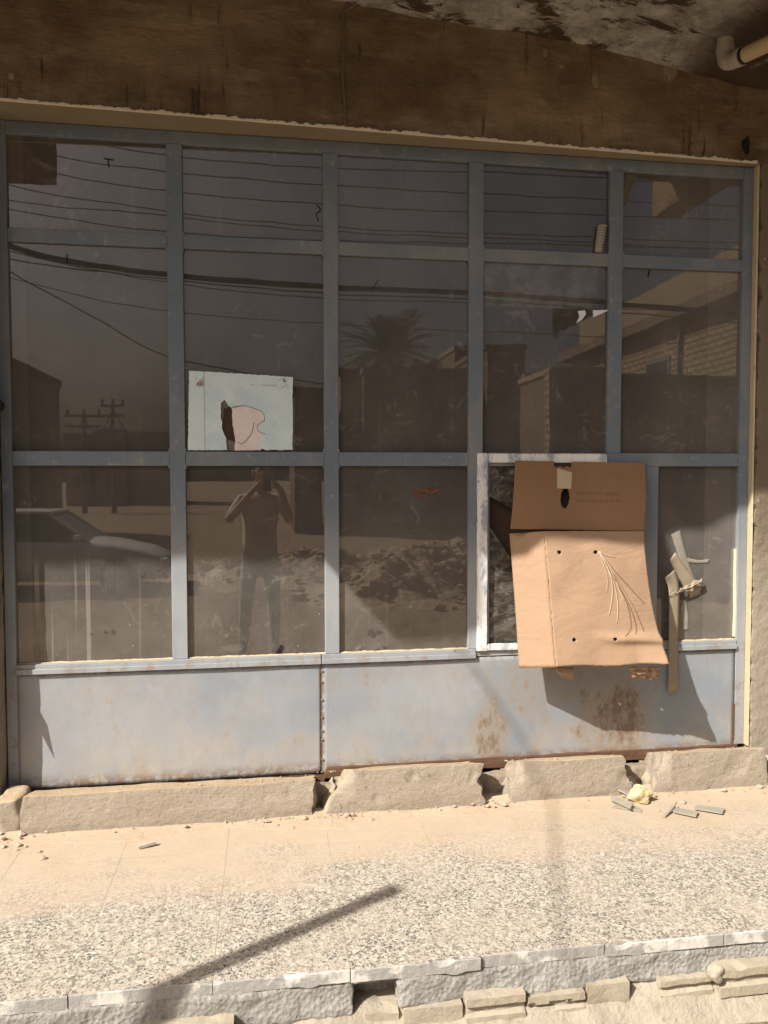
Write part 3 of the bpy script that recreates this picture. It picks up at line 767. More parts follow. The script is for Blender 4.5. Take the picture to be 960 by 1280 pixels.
    stroke(ink, [(135,200),(136,209)], .0045); stroke(ink, [(130,198),(136,199),(142,200)], .004)
    stroke(ink, [(465,362),(473,350)], .004); stroke(ink, [(396,256),(401,262),(395,268),(398,277)], .0035)
    stroke(ink, [(83,330),(84,318)], .004); stroke(ink, [(345,818),(352,806)], .006); stroke(ink, [(349,818),(354,808)], .005)
    stroke(ink, [(810,346),(812,338)], .005)
    ink.build('dark_mark', 'ink', t)
    h = MB(); stroke(h, [(516,614),(524,617),(530,612),(538,616),(548,612)], .014); stroke(h, [(520,621),(528,618)], .012); h.build('rust_smear','rust_mark',t)
    d = MB(); rr = random.Random(9)
    for (px, py, n, s) in ((200,718,7,.034),(137,792,6,.026),(470,797,8,.030),(708,518,9,.018),(735,520,4,.012),(345,635,3,.010)):
        for _ in range(n):
            p = at(px+rr.gauss(0,10), py+rr.gauss(0,6), -.018); d.rock((p.x,.0190,p.z), s*rr.uniform(.08,.6)**1.3, rr.random()*50, (rr.uniform(.8,1.8),.03,rr.uniform(.5,1.1)), 2)
    d.build('dirt_reflection_blotch', 'dirt_reflection', t)  # dirt, with dark reflections of rubble painted in on the lower panes
    # ribbed end of a hose poking out by the fourth mullion
    r = MB(); a = at(752,282,.0); 
    for i in range(9):
        z = a.z - .013*i; r.tube([(a.x+.004-.002*i,.004,z),(a.x+.004-.002*i,.004,z-.009)], .021-.0004*i, 10)
    r.tube([(a.x+.004,.006,a.z),(a.x-.014,.006,a.z-.12)], .017, 8)
    r.build('ribbed_hose', 'pipe_fitting', t)
    return t
shop_window()
for (pts, lab) in (([(741,388),(762,387.5),(741,397)], 'white triangular scrap stuck on the glass by the fourth mullion'),
                   ([(722,389),(731,388),(732,393),(727,400),(720,404),(724,396)], 'small curled white scrap on the glass left of the triangular one')):
    m = MB(); P = [xz(*p, -.017) for p in pts]; m.prism(P, .0135, .0155)
    tag(m.build('paper_scrap','white_scrap', loc=(P[0][0], .0145, P[0][1])), lab, 'paper scrap')

# white sheet stuck on the glass, hole torn in it
def sheet():
    cx = xz(300,562)
    t = thing('patch_sheet', (cx[0], .01, cx[1]), 'greenish white sheet stuck on the second pane, torn open over pinkish paper', 'sheet')
    def S(l):
        out = []
        P = [Vector((*xz(*p, -.010), 0)) for p in l]
        for a, c in zip(P, P[1:]+P[:1]):
            n = max(1, int((c-a).length/.006))
            for k in range(n):
                q_ = a.lerp(c, k/n); j = Vector((noise.noise(q_*70), noise.noise(q_*70+Vector((9,1,3))), 0))*.0022 + Vector((noise.noise(q_*260), noise.noise(q_*260+Vector((4,1,3))), 0))*.0012
                out.append(((q_+j).x, (q_+j).y))
        return out
    q = lambda X, Y: (220+X*180/960, 440+Y*150/800)        # from the detail survey
    outer = [q(88,126), q(130,127), q(780,168), q(776,300), q(779,480), q(775,652), q(700,655), q(640,652), q(600,656), q(575,646), q(560,656)]
    hole = [q(553,655), q(578,560), q(546,530), q(540,500), q(552,480), q(588,460), q(584,420), q(566,395), q(520,378), q(450,358), q(385,366), q(372,372), q(350,360), q(322,318), q(300,345), q(298,440), q(310,470), q(306,510), q(332,570), q(340,655)]
    rest = [q(80,655)]
    m = MB(); m.prism(S(outer+hole+rest), .0065, .0085); m.build('sheet_face','white_sheet',t)
    m = MB(); m.prism(S([q(372,372), q(450,358), q(520,378), q(566,395), q(584,420), q(588,460), q(552,480), q(540,500), q(546,530), q(578,560), q(553,655), q(388,657), q(396,600), q(378,480)]), .0095, .0115); m.build('pink_layer','pink_paper',t)
    m = MB(); m.prism(S([q(320,375), q(385,366), q(378,480), q(396,600), q(345,580), q(306,510), q(310,470)]), .0122, .0135); m.build('torn_hole','brown_backing',t)
    m = MB(); m.prism(S([q(322,312), q(352,358), q(335,400), q(318,470), q(296,440), q(296,345)]), .0138, .015); m.build('grey_layer','grey_backing',t); m = MB(); m.prism(S([q(335,580), q(396,600), q(388,657), q(338,657)]), .0138, .015); m.build('grey_layer','grey_backing',t)
    m = MB()
    def ln(pts, w):
        P = [Vector((*xz(*p,-.006),0)) for p in pts]
        for a, c in zip(P, P[1:]):
            d = (c-a).normalized(); n = Vector((-d.y,d.x,0))*w/2
            m.prism([((a-n).x,(a-n).y),((c-n).x,(c-n).y),((c+n).x,(c+n).y),((a+n).x,(a+n).y)], .0050, .0066)
    ln([q(372,368),q(450,355),q(520,375),q(566,392),q(588,420),q(590,460),q(552,482),q(540,500),q(548,530),q(597,548)], .0014)
    m.build('torn_edge','brown_backing',t)
    m = MB()
    def ln2(pts, w):
        P = [Vector((*xz(*p,-.009),0)) for p in pts]
        for a, c in zip(P, P[1:]):
            d = (c-a).normalized(); n = Vector((-d.y,d.x,0))*w/2
            m.prism([((a-n).x,(a-n).y),((c-n).x,(c-n).y),((c+n).x,(c+n).y),((a+n).x,(a+n).y)], .0082, .0094)
    ln2([q(518,470),q(515,510),q(500,550),q(470,590)], .0018); ln2([q(405,600),q(440,612),q(470,590)], .0018); m.build('paper_crack','brown_backing',t)
sheet()

# ------------------------------------------------------------------ plinth blocks and rubble at the foot
PG = 'broken cement plinth blocks under the shopfront'
def plinth(x0, x1, zt, label, seed, lcham=0, rbreak=0, lbreak=0):
    back = .040 if zt < .16 else .055
    b = MB()
    def wr(p):
        x, y, z = p
        f = max(0, min(1, (z)/(zt)))
        if lcham and x < x0+lcham+.02: 
            k = max(0, 1-(x-x0)/(lcham+.02)); x = x0 + (x-x0)*(1) + lcham*f*k + .012*noise.noise(Vector((y*20,z*20,seed)))
            y = y + .03*k*f
        if rbreak and x > x1-rbreak:
            k = (x-(x1-rbreak))/rbreak
            e = .5+.8*noise.noise(Vector((seed, y*7, z*11))) + .4*noise.noise(Vector((seed,y*30,z*30)))
            x -= k*rbreak*.55*max(0,e)
            y += .02*k*max(0, noise.noise(Vector((z*17,seed,2))))
        if lbreak and x < x0+lbreak:
            k = 1-(x-x0)/lbreak
            e = .5+.8*noise.noise(Vector((seed+3, y*7, z*11))); x += k*lbreak*.5*max(0,e)
        # slightly sloping top and battered front
        if z > zt*.8: z += .012*noise.noise(Vector((x*5,y*5,seed)))
        if f > .5: z -= back*max(0, min(1.1, (y+.19)/.165))
        y -= .018*(1-f)*(1 if y < -.1 else 0)
        if y < -.15: y += .022*max(0, noise.noise(Vector((x*4.5, z*9, seed*2)))-.38) + .012*max(0, noise.noise(Vector((x*19, z*24, seed)))-.35)
        z += .010*noise.noise(Vector((x*2.2,0,seed))) if z > zt*.5 else 0
        return (x,y,z)
    b.lattice(x0, x1, -.197, -.024, -.01, zt, .0095, .0024, seed, wr, freq=7, rnd=.0025)
    tag(b.build('plinth_block', 'plinth_cement', loc=((x0+x1)/2,-.11,0), smooth=True, crisp=38), label, 'plinth block', PG)
plinth(-.985,.205,.154, 'longest broken cement block under the left half of the window', 11, rbreak=.06, lbreak=.03)
plinth(.215,.935,.186, 'cement block under the shopfront with a sandy slanting left end beside the weld seam', 12, lcham=.12, rbreak=.09)
plinth(1.03,1.60,.176, 'shorter cement block under the hanging cardboard, chipped at its right end', 13, lcham=.05, rbreak=.07)
plinth(1.70,2.262,.178, 'smooth cement block in the corner beside the right wall', 14, lcham=.07, rbreak=.02)
b = MB(); b.lattice(-1.088,-.992,-.192,-.03,-.01,.145,.0125,.010,21,lambda p:(p.x+.02*noise.noise(Vector((1,p.y*9,p.z*12))),p.y,p.z),rnd=.02)
tag(b.build('plinth_block','plinth_cement',loc=(-1.0,-.11,0),smooth=True), 'narrow crumbling cement block against the left jamb', 'plinth block', PG)
# crumbled core between the blocks
b = MB(); b.lattice(-1.085,2.27,-.085,-.026,-.01,.0845,.013,.011,31,rnd=.008)
tag(b.build('crumbled_footing','crumbled_core',loc=(.6,-.05,0),smooth=True), 'crumbled sandy mortar showing in the gaps between plinth blocks', 'footing')
# sand drifted against the blocks
def drift():
    b = MB()
    def fn(u, v):
        x = -1.3 + 3.9*u; w = .14 + .07*noise.noise(Vector((x*2.5,0,0))) + .03*noise.noise(Vector((x*9,1,0)))
        y = -.16 - w*v - (.0 if v < 1 else 0)
        z = .020*(1-v)**1.6*(1+.9*noise.noise(Vector((x*5,y*5,0)))) + .002*noise.noise(Vector((x*40,y*40,1))) + .0012 - .004*(v==1)
        return (x, y, z)
    b.grid(fn, 330, 16)
    o = b.build('drifted_sand', 'clod_sand', smooth=True); tag(o, kind='stuff')
t_ = NT('clod_sand')
c_ = t_.mix(t_.noise(6, 8, .7), (.37,.285,.20), (.50,.395,.29)); c_ = t_.mix(t_.rng(t_.noise(60,4,.7), .6,.7,0,.5), c_, (.40,.32,.24))
t_.bump(t_.noise(90, 6, .7), .6, .006); M['clod_sand'] = t_.done(c_, .95, .15)
drift()
def crumbs():
    b = MB(); rr = random.Random(21)
    def heap(n, cx, cy, sx, sy, r0, r1):
        for _ in range(int(n*.55)):
            x, y = rr.gauss(cx, sx*1.3), rr.gauss(cy, sy*1.5)
            y = max(-1.2, min(-.19, y)); r = r0*.6 + (r1-r0)*rr.random()**5
            b.rock((x, y, r*.3 + (.012 if y > -.25 else 0)), r, rr.random()*99, (1.2, 1, .6), 1)
    heap(130, -.98, -.24, .09, .05, .004, .016); heap(120, .05, -.235, .14, .012, .004, .013); heap(90, .28, -.24, .07, .02, .005, .016)
    heap(70, .62, -.235, .2, .015, .004, .012); heap(70, .98, -.20, .05, .03, .005, .014); heap(90, 1.62, -.22, .10, .05, .005, .017)
    heap(60, 2.2, -.23, .10, .03, .005, .018); heap(160, .6, -.42, .9, .12, .002, .006); heap(60, .6, -.8, 1.0, .25, .0015, .004)
    heap(70, -.7, -.24, .2, .02, .003, .009)
    tag(b.build('crumb_debris', 'clod', smooth=False), kind='stuff')
    # crumbs lying on the ledges of the blocks
    b = MB()
    for _ in range(200):
        x = rr.uniform(-.9,2.2); 
        if .93 < x < 1.06 or 1.58 < x < 1.74: continue
        y = rr.uniform(-.16,-.04); r = .0015+.005*rr.random()**3
        b.rock((x, y, (.154-.040*(y+.19)/.165 if x < .2 else (.180-.055*(y+.19)/.165))+r*.2), r, rr.random()*99, (1.2,1,.7), 1)
    tag(b.build('ledge_debris', 'clod'), kind='stuff')
crumbs()
def stone(name, c, r, sq, seed, mat, label, cat):
    b = MB(); b.rock(c, r, seed, sq, 3); o = b.build(name, mat, loc=(c[0],c[1],0)); tag(o, label, cat)
p = floor_at(800,1003); stone('stone', (p.x,p.y,.032), .05, (1.05,.7,.75), 3, 'yellow_stone', 'yellowish angular stone at the foot of the gap beside the corner block', 'stone')
p = floor_at(783,992); stone('stone', (p.x,p.y,.022), .035, (1.2,.8,.8), 8, 'stone', 'grey stone behind the yellowish stone', 'stone')
p = floor_at(785,978); stone('stone', (p.x-.01,p.y-.02,.018), .026, (1.2,.9,.9), 5, 'stone', 'small pale stone in the gap between the two right plinth blocks', 'stone')
def shard(pts, z, label, th=.006, tilt=0):
    P = [floor_at(*q) for q in pts]; c = sum(P, Vector())/len(P)
    b = MB(); b.slab([(p.x, p.y, z + tilt*(p.x-c.x)) for p in P], th); o = b.build('glass_shard','shard',loc=(c.x,c.y,z)); tag(o, label, 'glass shard', 'broken glass pieces by the stones')
shard([(766,1000),(792,1012),(788,1017),(763,1004)], .018, 'long sharp glass shard lying left of the yellowish stone', tilt=.15)
shard([(765,1010),(802,1016),(800,1012),(776,1006)], .009, 'flat glass shard lowest of those by the yellowish stone')
shard([(778,992),(800,1000),(790,1006),(772,998)], .028, 'greyish glass shard leaning under the yellowish stone', tilt=-.2)
shard([(838,1012),(873,1018),(870,1024),(842,1018)], .008, 'thin glass shard lying apart on the sand before the corner block')
shard([(828,1022),(846,1010),(844,1014),(832,1023)], .012, 'slim pointed sliver beside the thin shard lying apart', tilt=.2)
shard([(870,1010),(906,1014),(903,1020),(868,1014)], .008, 'rightmost glass piece, half dusted over with sand')
b = MB(); p = floor_at(184,1060); b.slab([(p.x-.03,p.y-.012,.012),(p.x+.03,p.y+.006,.020),(p.x+.028,p.y+.016,.020),(p.x-.026,p.y+.004,.012)], .01); b.box(p.x-.02,p.x+.03,p.y+.012,p.y+.02,.001,.01)
tag(b.build('wood_chip','stone',loc=(p.x,p.y,0)), 'small grey chip lying alone on the sand before the longest block', 'wood chip')
# broken corner of pipe at the foot of the right wall
b = MB(); b.tube([(2.30,-.10,.02),(2.30,-.10,.11)], .022, 12); b.lattice(2.32,2.43,-.20,-.05,-.01,.09,.015,.01,3)
tag(b.build('rubble_lump','stone',loc=(2.33,-.1,0)), 'dark rubble lump against the foot of the right wall', 'rubble')

# ------------------------------------------------------------------ cardboard box hanging out of the sash
def cardboard():
    t = thing('cardboard_box', tuple(at(735,830,.2)), 'flattened brown cardboard box hanging out of the opened window sash', 'cardboard box')
    def bil(a, b, c, d, bulge):
        A, B, C, D = (at(*p) for p in (a, b, c, d))           # TL TR BL BR, each (px, py, depth)
        def fn(u, v):
            p = A.lerp(B,u).lerp(C.lerp(D,u), v); o = bulge(u, v); return p + Vector(o)
        return fn
    def bm_main(u, v):
        y = -.020*sin(pi*u)*sin(pi*v) - .006*noise.noise(Vector((u*4,v*4,0)))
        crease = math.exp(-((v-.80-.06*(u-.6))/.035)**2)*max(0,min(1,(u-.35)/.3))
        y -= .020*crease
        if v > .8 and u > .75: y -= .03*(v-.8)/.2*(u-.75)/.25
        x = -.020*sin(pi*min(1,v*1.05))*u*.9
        ex = .0035*noise.noise(Vector((v*34,1,2))) if u in (0.0,1.0) else 0; ez = .004*noise.noise(Vector((u*30,4,2))) + .002*noise.noise(Vector((u*90,4,2))) if v == 1.0 else 0
        return (x+ex, y, .004*sin(9*u)*v + ez)
    main = bil((680,664,.160),(805,664,.125),(695,834,.235),(832,829,.27), bm_main)
    m = MB(); m.grid(main, 60, 70); o = m.build('front_sheet','cardboard',t,solid=.005,smooth=True)
    # punched holes, cut right through
    cut = MB()
    for (px, py) in ((702,691),(748,691),(714,798),(762,796)):
        p = at(px, py, .2); d = (p-CAM).normalized(); cut.tube([p-Vector((0,.25,0)), p+Vector((0,.25,0))], .0085, 14)
    co = cut.build('cutter','cardboard'); bmod = o.modifiers.new('holes','BOOLEAN'); bmod.object = co; bmod.operation='DIFFERENCE'; bmod.solver='EXACT'
    bpy.context.view_layer.update(); dg = bpy.context.evaluated_depsgraph_get()
    me = bpy.data.meshes.new_from_object(o.evaluated_get(dg)); o.modifiers.clear(); o.data = me; bpy.data.objects.remove(co)
    side = bil((637,667,.050),(680,664,.160),(649,835,.125),(695,834,.235), lambda u, v: (0, -.006*sin(pi*v)*(1-u), 0))
    m = MB(); m.grid(side, 12, 40); m.build('side_flap','cardboard',t,solid=.005,smooth=True)
    flap = bil((644,576,.020),(806,579,.020),(638,661,.125),(805,664,.120), lambda u, v: (0, -.012*sin(pi*v) - .004*sin(3*pi*u), 0))
    m = MB(); nu, nv = 168, 96
    vs = [flap(i/nu, j/nv) for j in range(nv+1) for i in range(nu+1)]; fs = []
    for j in range(nv):
        for i in range(nu):
            u, v = (i+.5)/nu, (j+.5)/nv
            if ((u-.385)/.035)**2 + ((v-.54)/.15)**2 < 1: continue          # hand hole
            if v < .10 and .29 < u < .43 and v < .10 - .03*abs(math.sin(u*60)): continue
            fs.append((j*(nu+1)+i, j*(nu+1)+i+1, (j+1)*(nu+1)+i+1, (j+1)*(nu+1)+i))
    m.add(vs, fs); fo = m.build('top_flap','shaded_cardboard',t,solid=.005,smooth=True); fo['label'] = 'darker brown top flap with a hand hole'
    m = MB(); m.grid(bil((600,600,-.045),(720,600,-.045),(600,760,-.05),(720,760,-.05), lambda u,v:(0,.004*sin(9*v),0)), 6, 8); m.build('shade_sheet','brown_backing',t,solid=.004)  # added dark sheet, painting the shade seen through the broken pane
    m = MB(); rp = random.Random(2)
    for row in (0, 1):
        uu = .47
        while uu < .80:
            w_ = rp.uniform(.008,.018)
            if rp.random() > .15:
                hh = .055*rp.uniform(.6,1)
                q4 = [Vector(flap(a_, .44+.11*row+b_))+Vector((0,-.0034,0)) for a_, b_ in ((uu,0),(uu+w_,.004),(uu+w_*.9,hh),(uu+.002,hh))]
                m.slab(q4, -.0004)
            uu += w_ + .006
    o2 = m.build('faded_print','print_brown',t); o2['kind'] = 'stuff'
    # added dark sheet as the shade inside the hand hole, torn bottom
    m = MB(); m.grid(bil((690,578,.004),(722,578,.004),(690,650,.060),(722,650,.060), lambda u,v:(0,0,0)), 2, 4); m.build('hand_hole_shade','brown_backing',t,solid=.004)
    m = MB()
    A = flap(.315,.10); B = flap(.43,.16); C = flap(.425,.40); D = flap(.318,.40)
    m.slab([Vector(q)+Vector((0,-.006,0)) for q in (A, B, C, D)], -.0012); m.build('paper_sticker','masking_tape',t)
    m = MB(); 
    def torn(u, v):
        p = at(785+42*u, 834, .235).lerp(at(790+32*u, 848, .21), v); return p + Vector((0, .02*noise.noise(Vector((u*5,v*5,1))), .010*noise.noise(Vector((u*9,v*3,4)))))
    m.grid(torn, 20, 8); m.build('torn_bottom','cardboard',t,solid=.003,smooth=True); m = MB()
    def torn2(u, v):
        p = at(690+26*u, 834, .20).lerp(at(704+14*u, 848+2*u, .19), v); return p + Vector((0, .01*noise.noise(Vector((u*5,v*5,1))), 0))
    m.grid(torn2, 8, 4); m.build('torn_bottom','cardboard',t,solid=.003,smooth=True)
    # twine knotted through the upper right hole
    def strand(pts, mat, r):
        m = MB(); P = []
        for i, (px, py) in enumerate(pts):
            u = (px-680-15*(py-664)/170)/(125+12*(py-664)/170); v = (py-664)/168
            q = Vector(main(min(1,max(0,u)), min(1,max(0,v)))); P.append(q + Vector((0, -.0055 - (.004 if 0 < i < len(pts)-1 else 0), 0)))
        m.tube(curve_pts(P, 8), r, 5); m.build('twine_strand', mat, t, smooth=True)
    strand([(748,691),(756,706),(763,725),(764,745),(760,768)], 'twine_pale', .0009)
    strand([(748,691),(758,710),(768,735),(771,760),(770,778)], 'twine_pale', .0009)
    strand([(748,691),(760,708),(771,732),(780,752)], 'twine_pale', .0012)
    strand([(748,691),(758,694),(768,697)], 'twine_pale', .0009)
    strand([(748,691),(752,704),(757,720),(758,740)], 'twine_pale', .0008)
    strand([(748,691),(766,722),(782,752),(787,775),(786,788),(779,795)], 'twine_brown', .0010)
    strand([(748,691),(768,725),(786,757),(794,785),(790,804)], 'twine_brown', .0010)
    strand([(748,691),(772,727),(792,760),(805,792)], 'twine_brown', .0010)
    strand([(748,691),(775,722),(808,757)], 'twine_brown', .0009)
    k = MB(); q = Vector(main((748-682)/126, 27/168)); k.rock(q+Vector((0,-.003,0)), .006, 3, sub=2); k.build('twine_knot','twine_pale',t)
cardboard()

# ------------------------------------------------------------------ tape strips on the right pane
TG = 'tape strips stuck on the right pane'
def tape(px, d0, d1, mat, label, name='tape_strip', curl=.0012):
    P = [at(p[0], p[1], d0 + (d1-d0)*i/(len(px)-1)) for i, p in enumerate(px)]
    n = len(P)//2; L = P[:n]; R = P[n:][::-1]
    m = MB()
    lp, rp = curve_pts(L, 6), curve_pts(R, 6)
    k = min(len(lp), len(rp))
    vs = []
    for i in range(k):
        a, b = lp[i], rp[i]
        for j in range(5):
            q = a.lerp(b, j/4); q.y -= curl*sin(pi*j/4) + .002*noise.noise(q*25); vs.append(q)
    m.add(vs, [(i*5+j, i*5+j+1, (i+1)*5+j+1, (i+1)*5+j) for i in range(k-1) for j in range(4)])
    o = m.build(name, mat, loc=P[0], solid=.0006, smooth=True); tag(o, label, 'tape', TG)
tape([(839,668),(848,697),(862,748), (876,742),(861,702),(850,662)], -.0185, -.0175, 'clear_tape', 'wide translucent tape strip slanting down from the top of the cluster')
tape([(837,700),(846,718),(864,748), (878,736),(860,712),(844,690)], -.0155, -.014, 'brown_tape', 'short crumpled tape crossing the slanting strip at the knot')
tape([(831,722),(836,742),(836,800),(835,868), (848,862),(848,800),(849,736),(843,712)], .0165, .0165, 'brown_tape', 'long tape strip hanging straight down over the pale panel')
tape([(850,759),(852,775),(852,787), (861,788),(861,770),(857,747)], -.0185, -.0175, 'clear_tape', 'small milky tape piece right of the long hanging strip')
tape([(858,697),(872,700),(887,699), (885,704),(872,704),(860,703)], -.0185, -.0175, 'clear_tape', 'thin pale tape shred reaching right from the cluster')
m = MB(); A, B = at(836,744,.012), at(876,727,.002)
def knot(u, v):
    p = A.lerp(B, u); w = .010 + .020*abs(u-.45)**.8
    return p + Vector((.3*w*(v-.5), -.010*sin(pi*v) - .008*noise.noise(Vector((u*9,v*7,1))), w*(v-.5)*1.7 + .010*noise.noise(Vector((u*7,v*4,3)))))
m.grid(knot, 30, 10)
tag(m.build('tape_knot','brown_tape',loc=at(855,732,.02),smooth=False,solid=.0008), 'twisted knot of yellowish tape where the strips meet', 'tape', TG)

# ------------------------------------------------------------------ pipe and loose cable
def pipe():
    e = at(907,80,.33)
    t = thing('drain_pipe', (e.x, e.y, e.z), 'tan plastic drain pipe with a grey elbow under the canopy corner', 'pipe')
    d = Vector((.3,-1,-.10)).normalized()
    c = [e+Vector((0,.004,.20)), e+Vector((0,.004,.055)), e+Vector((0,.002,.030)), e+Vector((0,-.010,.006)), e+d*.035, e+d*.07]
    m = MB(); m.tube(curve_pts(c,5), .033, 20)
    m.tube([e+d*.062, e+d*.085], .0365, 20); m.tube([e+Vector((0,.004,.045)), e+Vector((0,.004,.07))], .0365, 20)
    m.build('elbow','pipe_fitting',t,smooth=False,bevel=.002)
    for k in range(3):
        q = MB(); q.tube([e+d*(.030+.011*k), e+d*(.034+.011*k)], .0348, 20); q.build('elbow_rib','pipe_fitting',t)
    m = MB(); m.tube([e+d*.0855, e+d*.092, e+d*.098], [.033,.034,.033], 20); m.build('seal_ring','black_rubber',t)
    m = MB(); m.tube([e+d*.07, e+d*.5, e+d*.75], .030, 24); m.build('pipe_run','pipe_plastic',t,smooth=False)
pipe()
pts = [(446,0),(438,10),(429,16),(430,50),(428,90),(431,130),(432,158)]
P = [at(a, b_, -wall_y(.33)+.008) for a, b_ in pts]; P[0] = P[0] + Vector((.05,-.02,.03))
m = MB(); m.tube(curve_pts(P, 8), .0055, 7)
tag(m.build('loose_cable','cable_sheath',loc=P[-1],smooth=True), 'thin dark cable dangling down the face of the stained lintel', 'cable')

# ------------------------------------------------------------------ across the street (mirrored in the panes)
def wires():
    W = []
    def wire(pts, D, r, label, n=10, ext=True):
        P = [street(a, b_, D) for a, b_ in pts]
        if ext:
            P = [P[0] + (P[0]-P[1])*1.2 + Vector((0,0,.25))] + P + [P[-1] + (P[-1]-P[-2])*1.5]
        m = MB(); m.tube(curve_pts(P, n), r, 6)
        tag(m.build('overhead_wire','wire_black',loc=P[0],smooth=True), label, 'wire', 'wires strung along the street')
    wire([(5,305),(105,330),(205,342),(310,352),(405,358),(590,366),(760,378)], 6.0, .034, 'thick sagging bundle of black cables mirrored across the panes')
    wire([(5,322),(205,348),(405,366),(590,374),(760,388)], 6.15, .008, 'thin wire just under the thick cable bundle')
    wire([(5,312),(205,352),(405,372),(590,378),(760,384)], 6.3, .006, 'second thin wire under the thick cable bundle')
    tops = [[(105,172),(205,191),(400,207),(590,213),(760,222)], [(60,190),(205,212),(400,228),(590,240),(760,248)],
            [(60,213),(205,236),(400,252),(590,263),(760,268)], [(20,232),(205,262),(400,280),(590,290),(760,296)],
            [(20,250),(205,268),(400,286),(590,295),(760,303)], [(20,262),(205,288),(400,298),(590,302),(760,306)]]
    for i, q in enumerate(tops):
        wire(q, 7.0+.25*i, .007, ['highest thin wire of the row in the upper panes','second highest thin wire in the upper panes','third thin wire down in the upper panes','fourth thin wire down in the upper panes','fifth thin wire down, near the upper rail','lowest thin wire of the upper panes, touching the rail'][i])
    wire([(10,338),(110,392),(210,446),(330,470),(405,480)], 9.0, .010, 'single wire slanting down across the left panes')
    wire([(60,360),(205,388),(405,405),(590,414),(700,420)], 12.0, .008, 'faint long wire above the palm tree')
    # service cable from the street to this building; its soft shadow crosses the pavement
    a = Vector((-3.36,-4.28,4.70)); d = Vector((.35,1,0))
    m = MB(); m.tube([a-d*9+Vector((0,0,.1)), a, a+d*4.11], .0065, 8)
    tag(m.build('overhead_wire','wire_black',loc=a-d*9,smooth=True), 'service cable running in from the street to the shop wall', 'wire', 'wires strung along the street')
wires()
# street pole whose shadow lies across the terrazzo
T_ = Vector((-2.04,-2.58,2.73)); G_ = Vector((-2.10,-2.233,GZ-.1))
t = thing('street_pole', (G_.x,G_.y,GZ), 'thin leaning steel pole throwing the long shadow on the pavement', 'pole')
m = MB(); m.tube([G_, T_], .031, 14); m.build('pole_shaft','pole_steel',t,smooth=True)
m = MB(); m.tube([T_-(T_-G_).normalized()*.012, T_+(T_-G_).normalized()*.004], .036, 14); m.build('pole_cap','pole_steel',t)

def house(name, label, x0, x1, y0, y1, ztop, mat, wins=(), door=None, parapet=.25, side=None):
    t = thing(name, ((x0+x1)/2, (y0+y1)/2, GZ), label, 'house', 'houses across the street')
    m = MB(); m.box(x0, x1, y0, y1, GZ-.7, ztop); m.build('wall', mat, t)
    if parapet:
        m = MB()
        m.box(x0-.06, x1+.06, y1-.2, y1+.06, ztop+.002, ztop+parapet); m.box(x0-.06, x1+.06, y0-.06, y0+.2, ztop+.002, ztop+parapet)
        m.box(x0-.06, x0+.2, y0+.2, y1-.2, ztop+.002, ztop+parapet); m.box(x1-.2, x1+.06, y0+.2, y1-.2, ztop+.002, ztop+parapet); m.build('parapet', 'house_dark' if mat != 'house_dark' else 'house_plaster', t)
    for (wx, wz, ww, wh) in wins:
        m = MB(); m.box(wx-ww/2, wx+ww/2, y1-.03, y1+.04, wz-wh/2, wz+wh/2); w = m.build('window','door_metal',t)
        m = MB(); m.box(wx-ww/2+.06, wx+ww/2-.06, y1+.041, y1+.05, wz-wh/2+.06, wz+wh/2-.06); m.build('pane','window_dark',w)
    if door:
        m = MB(); m.box(door-.5, door+.5, y1-.02, y1+.05, GZ, GZ+2.1); dd = m.build('door','door_metal',t)
        m = MB(); m.tube([(door+.38,y1+.06,.85),(door+.38,y1+.06,1.0)], .02, 6); m.build('handle','rim',dd)
    return t
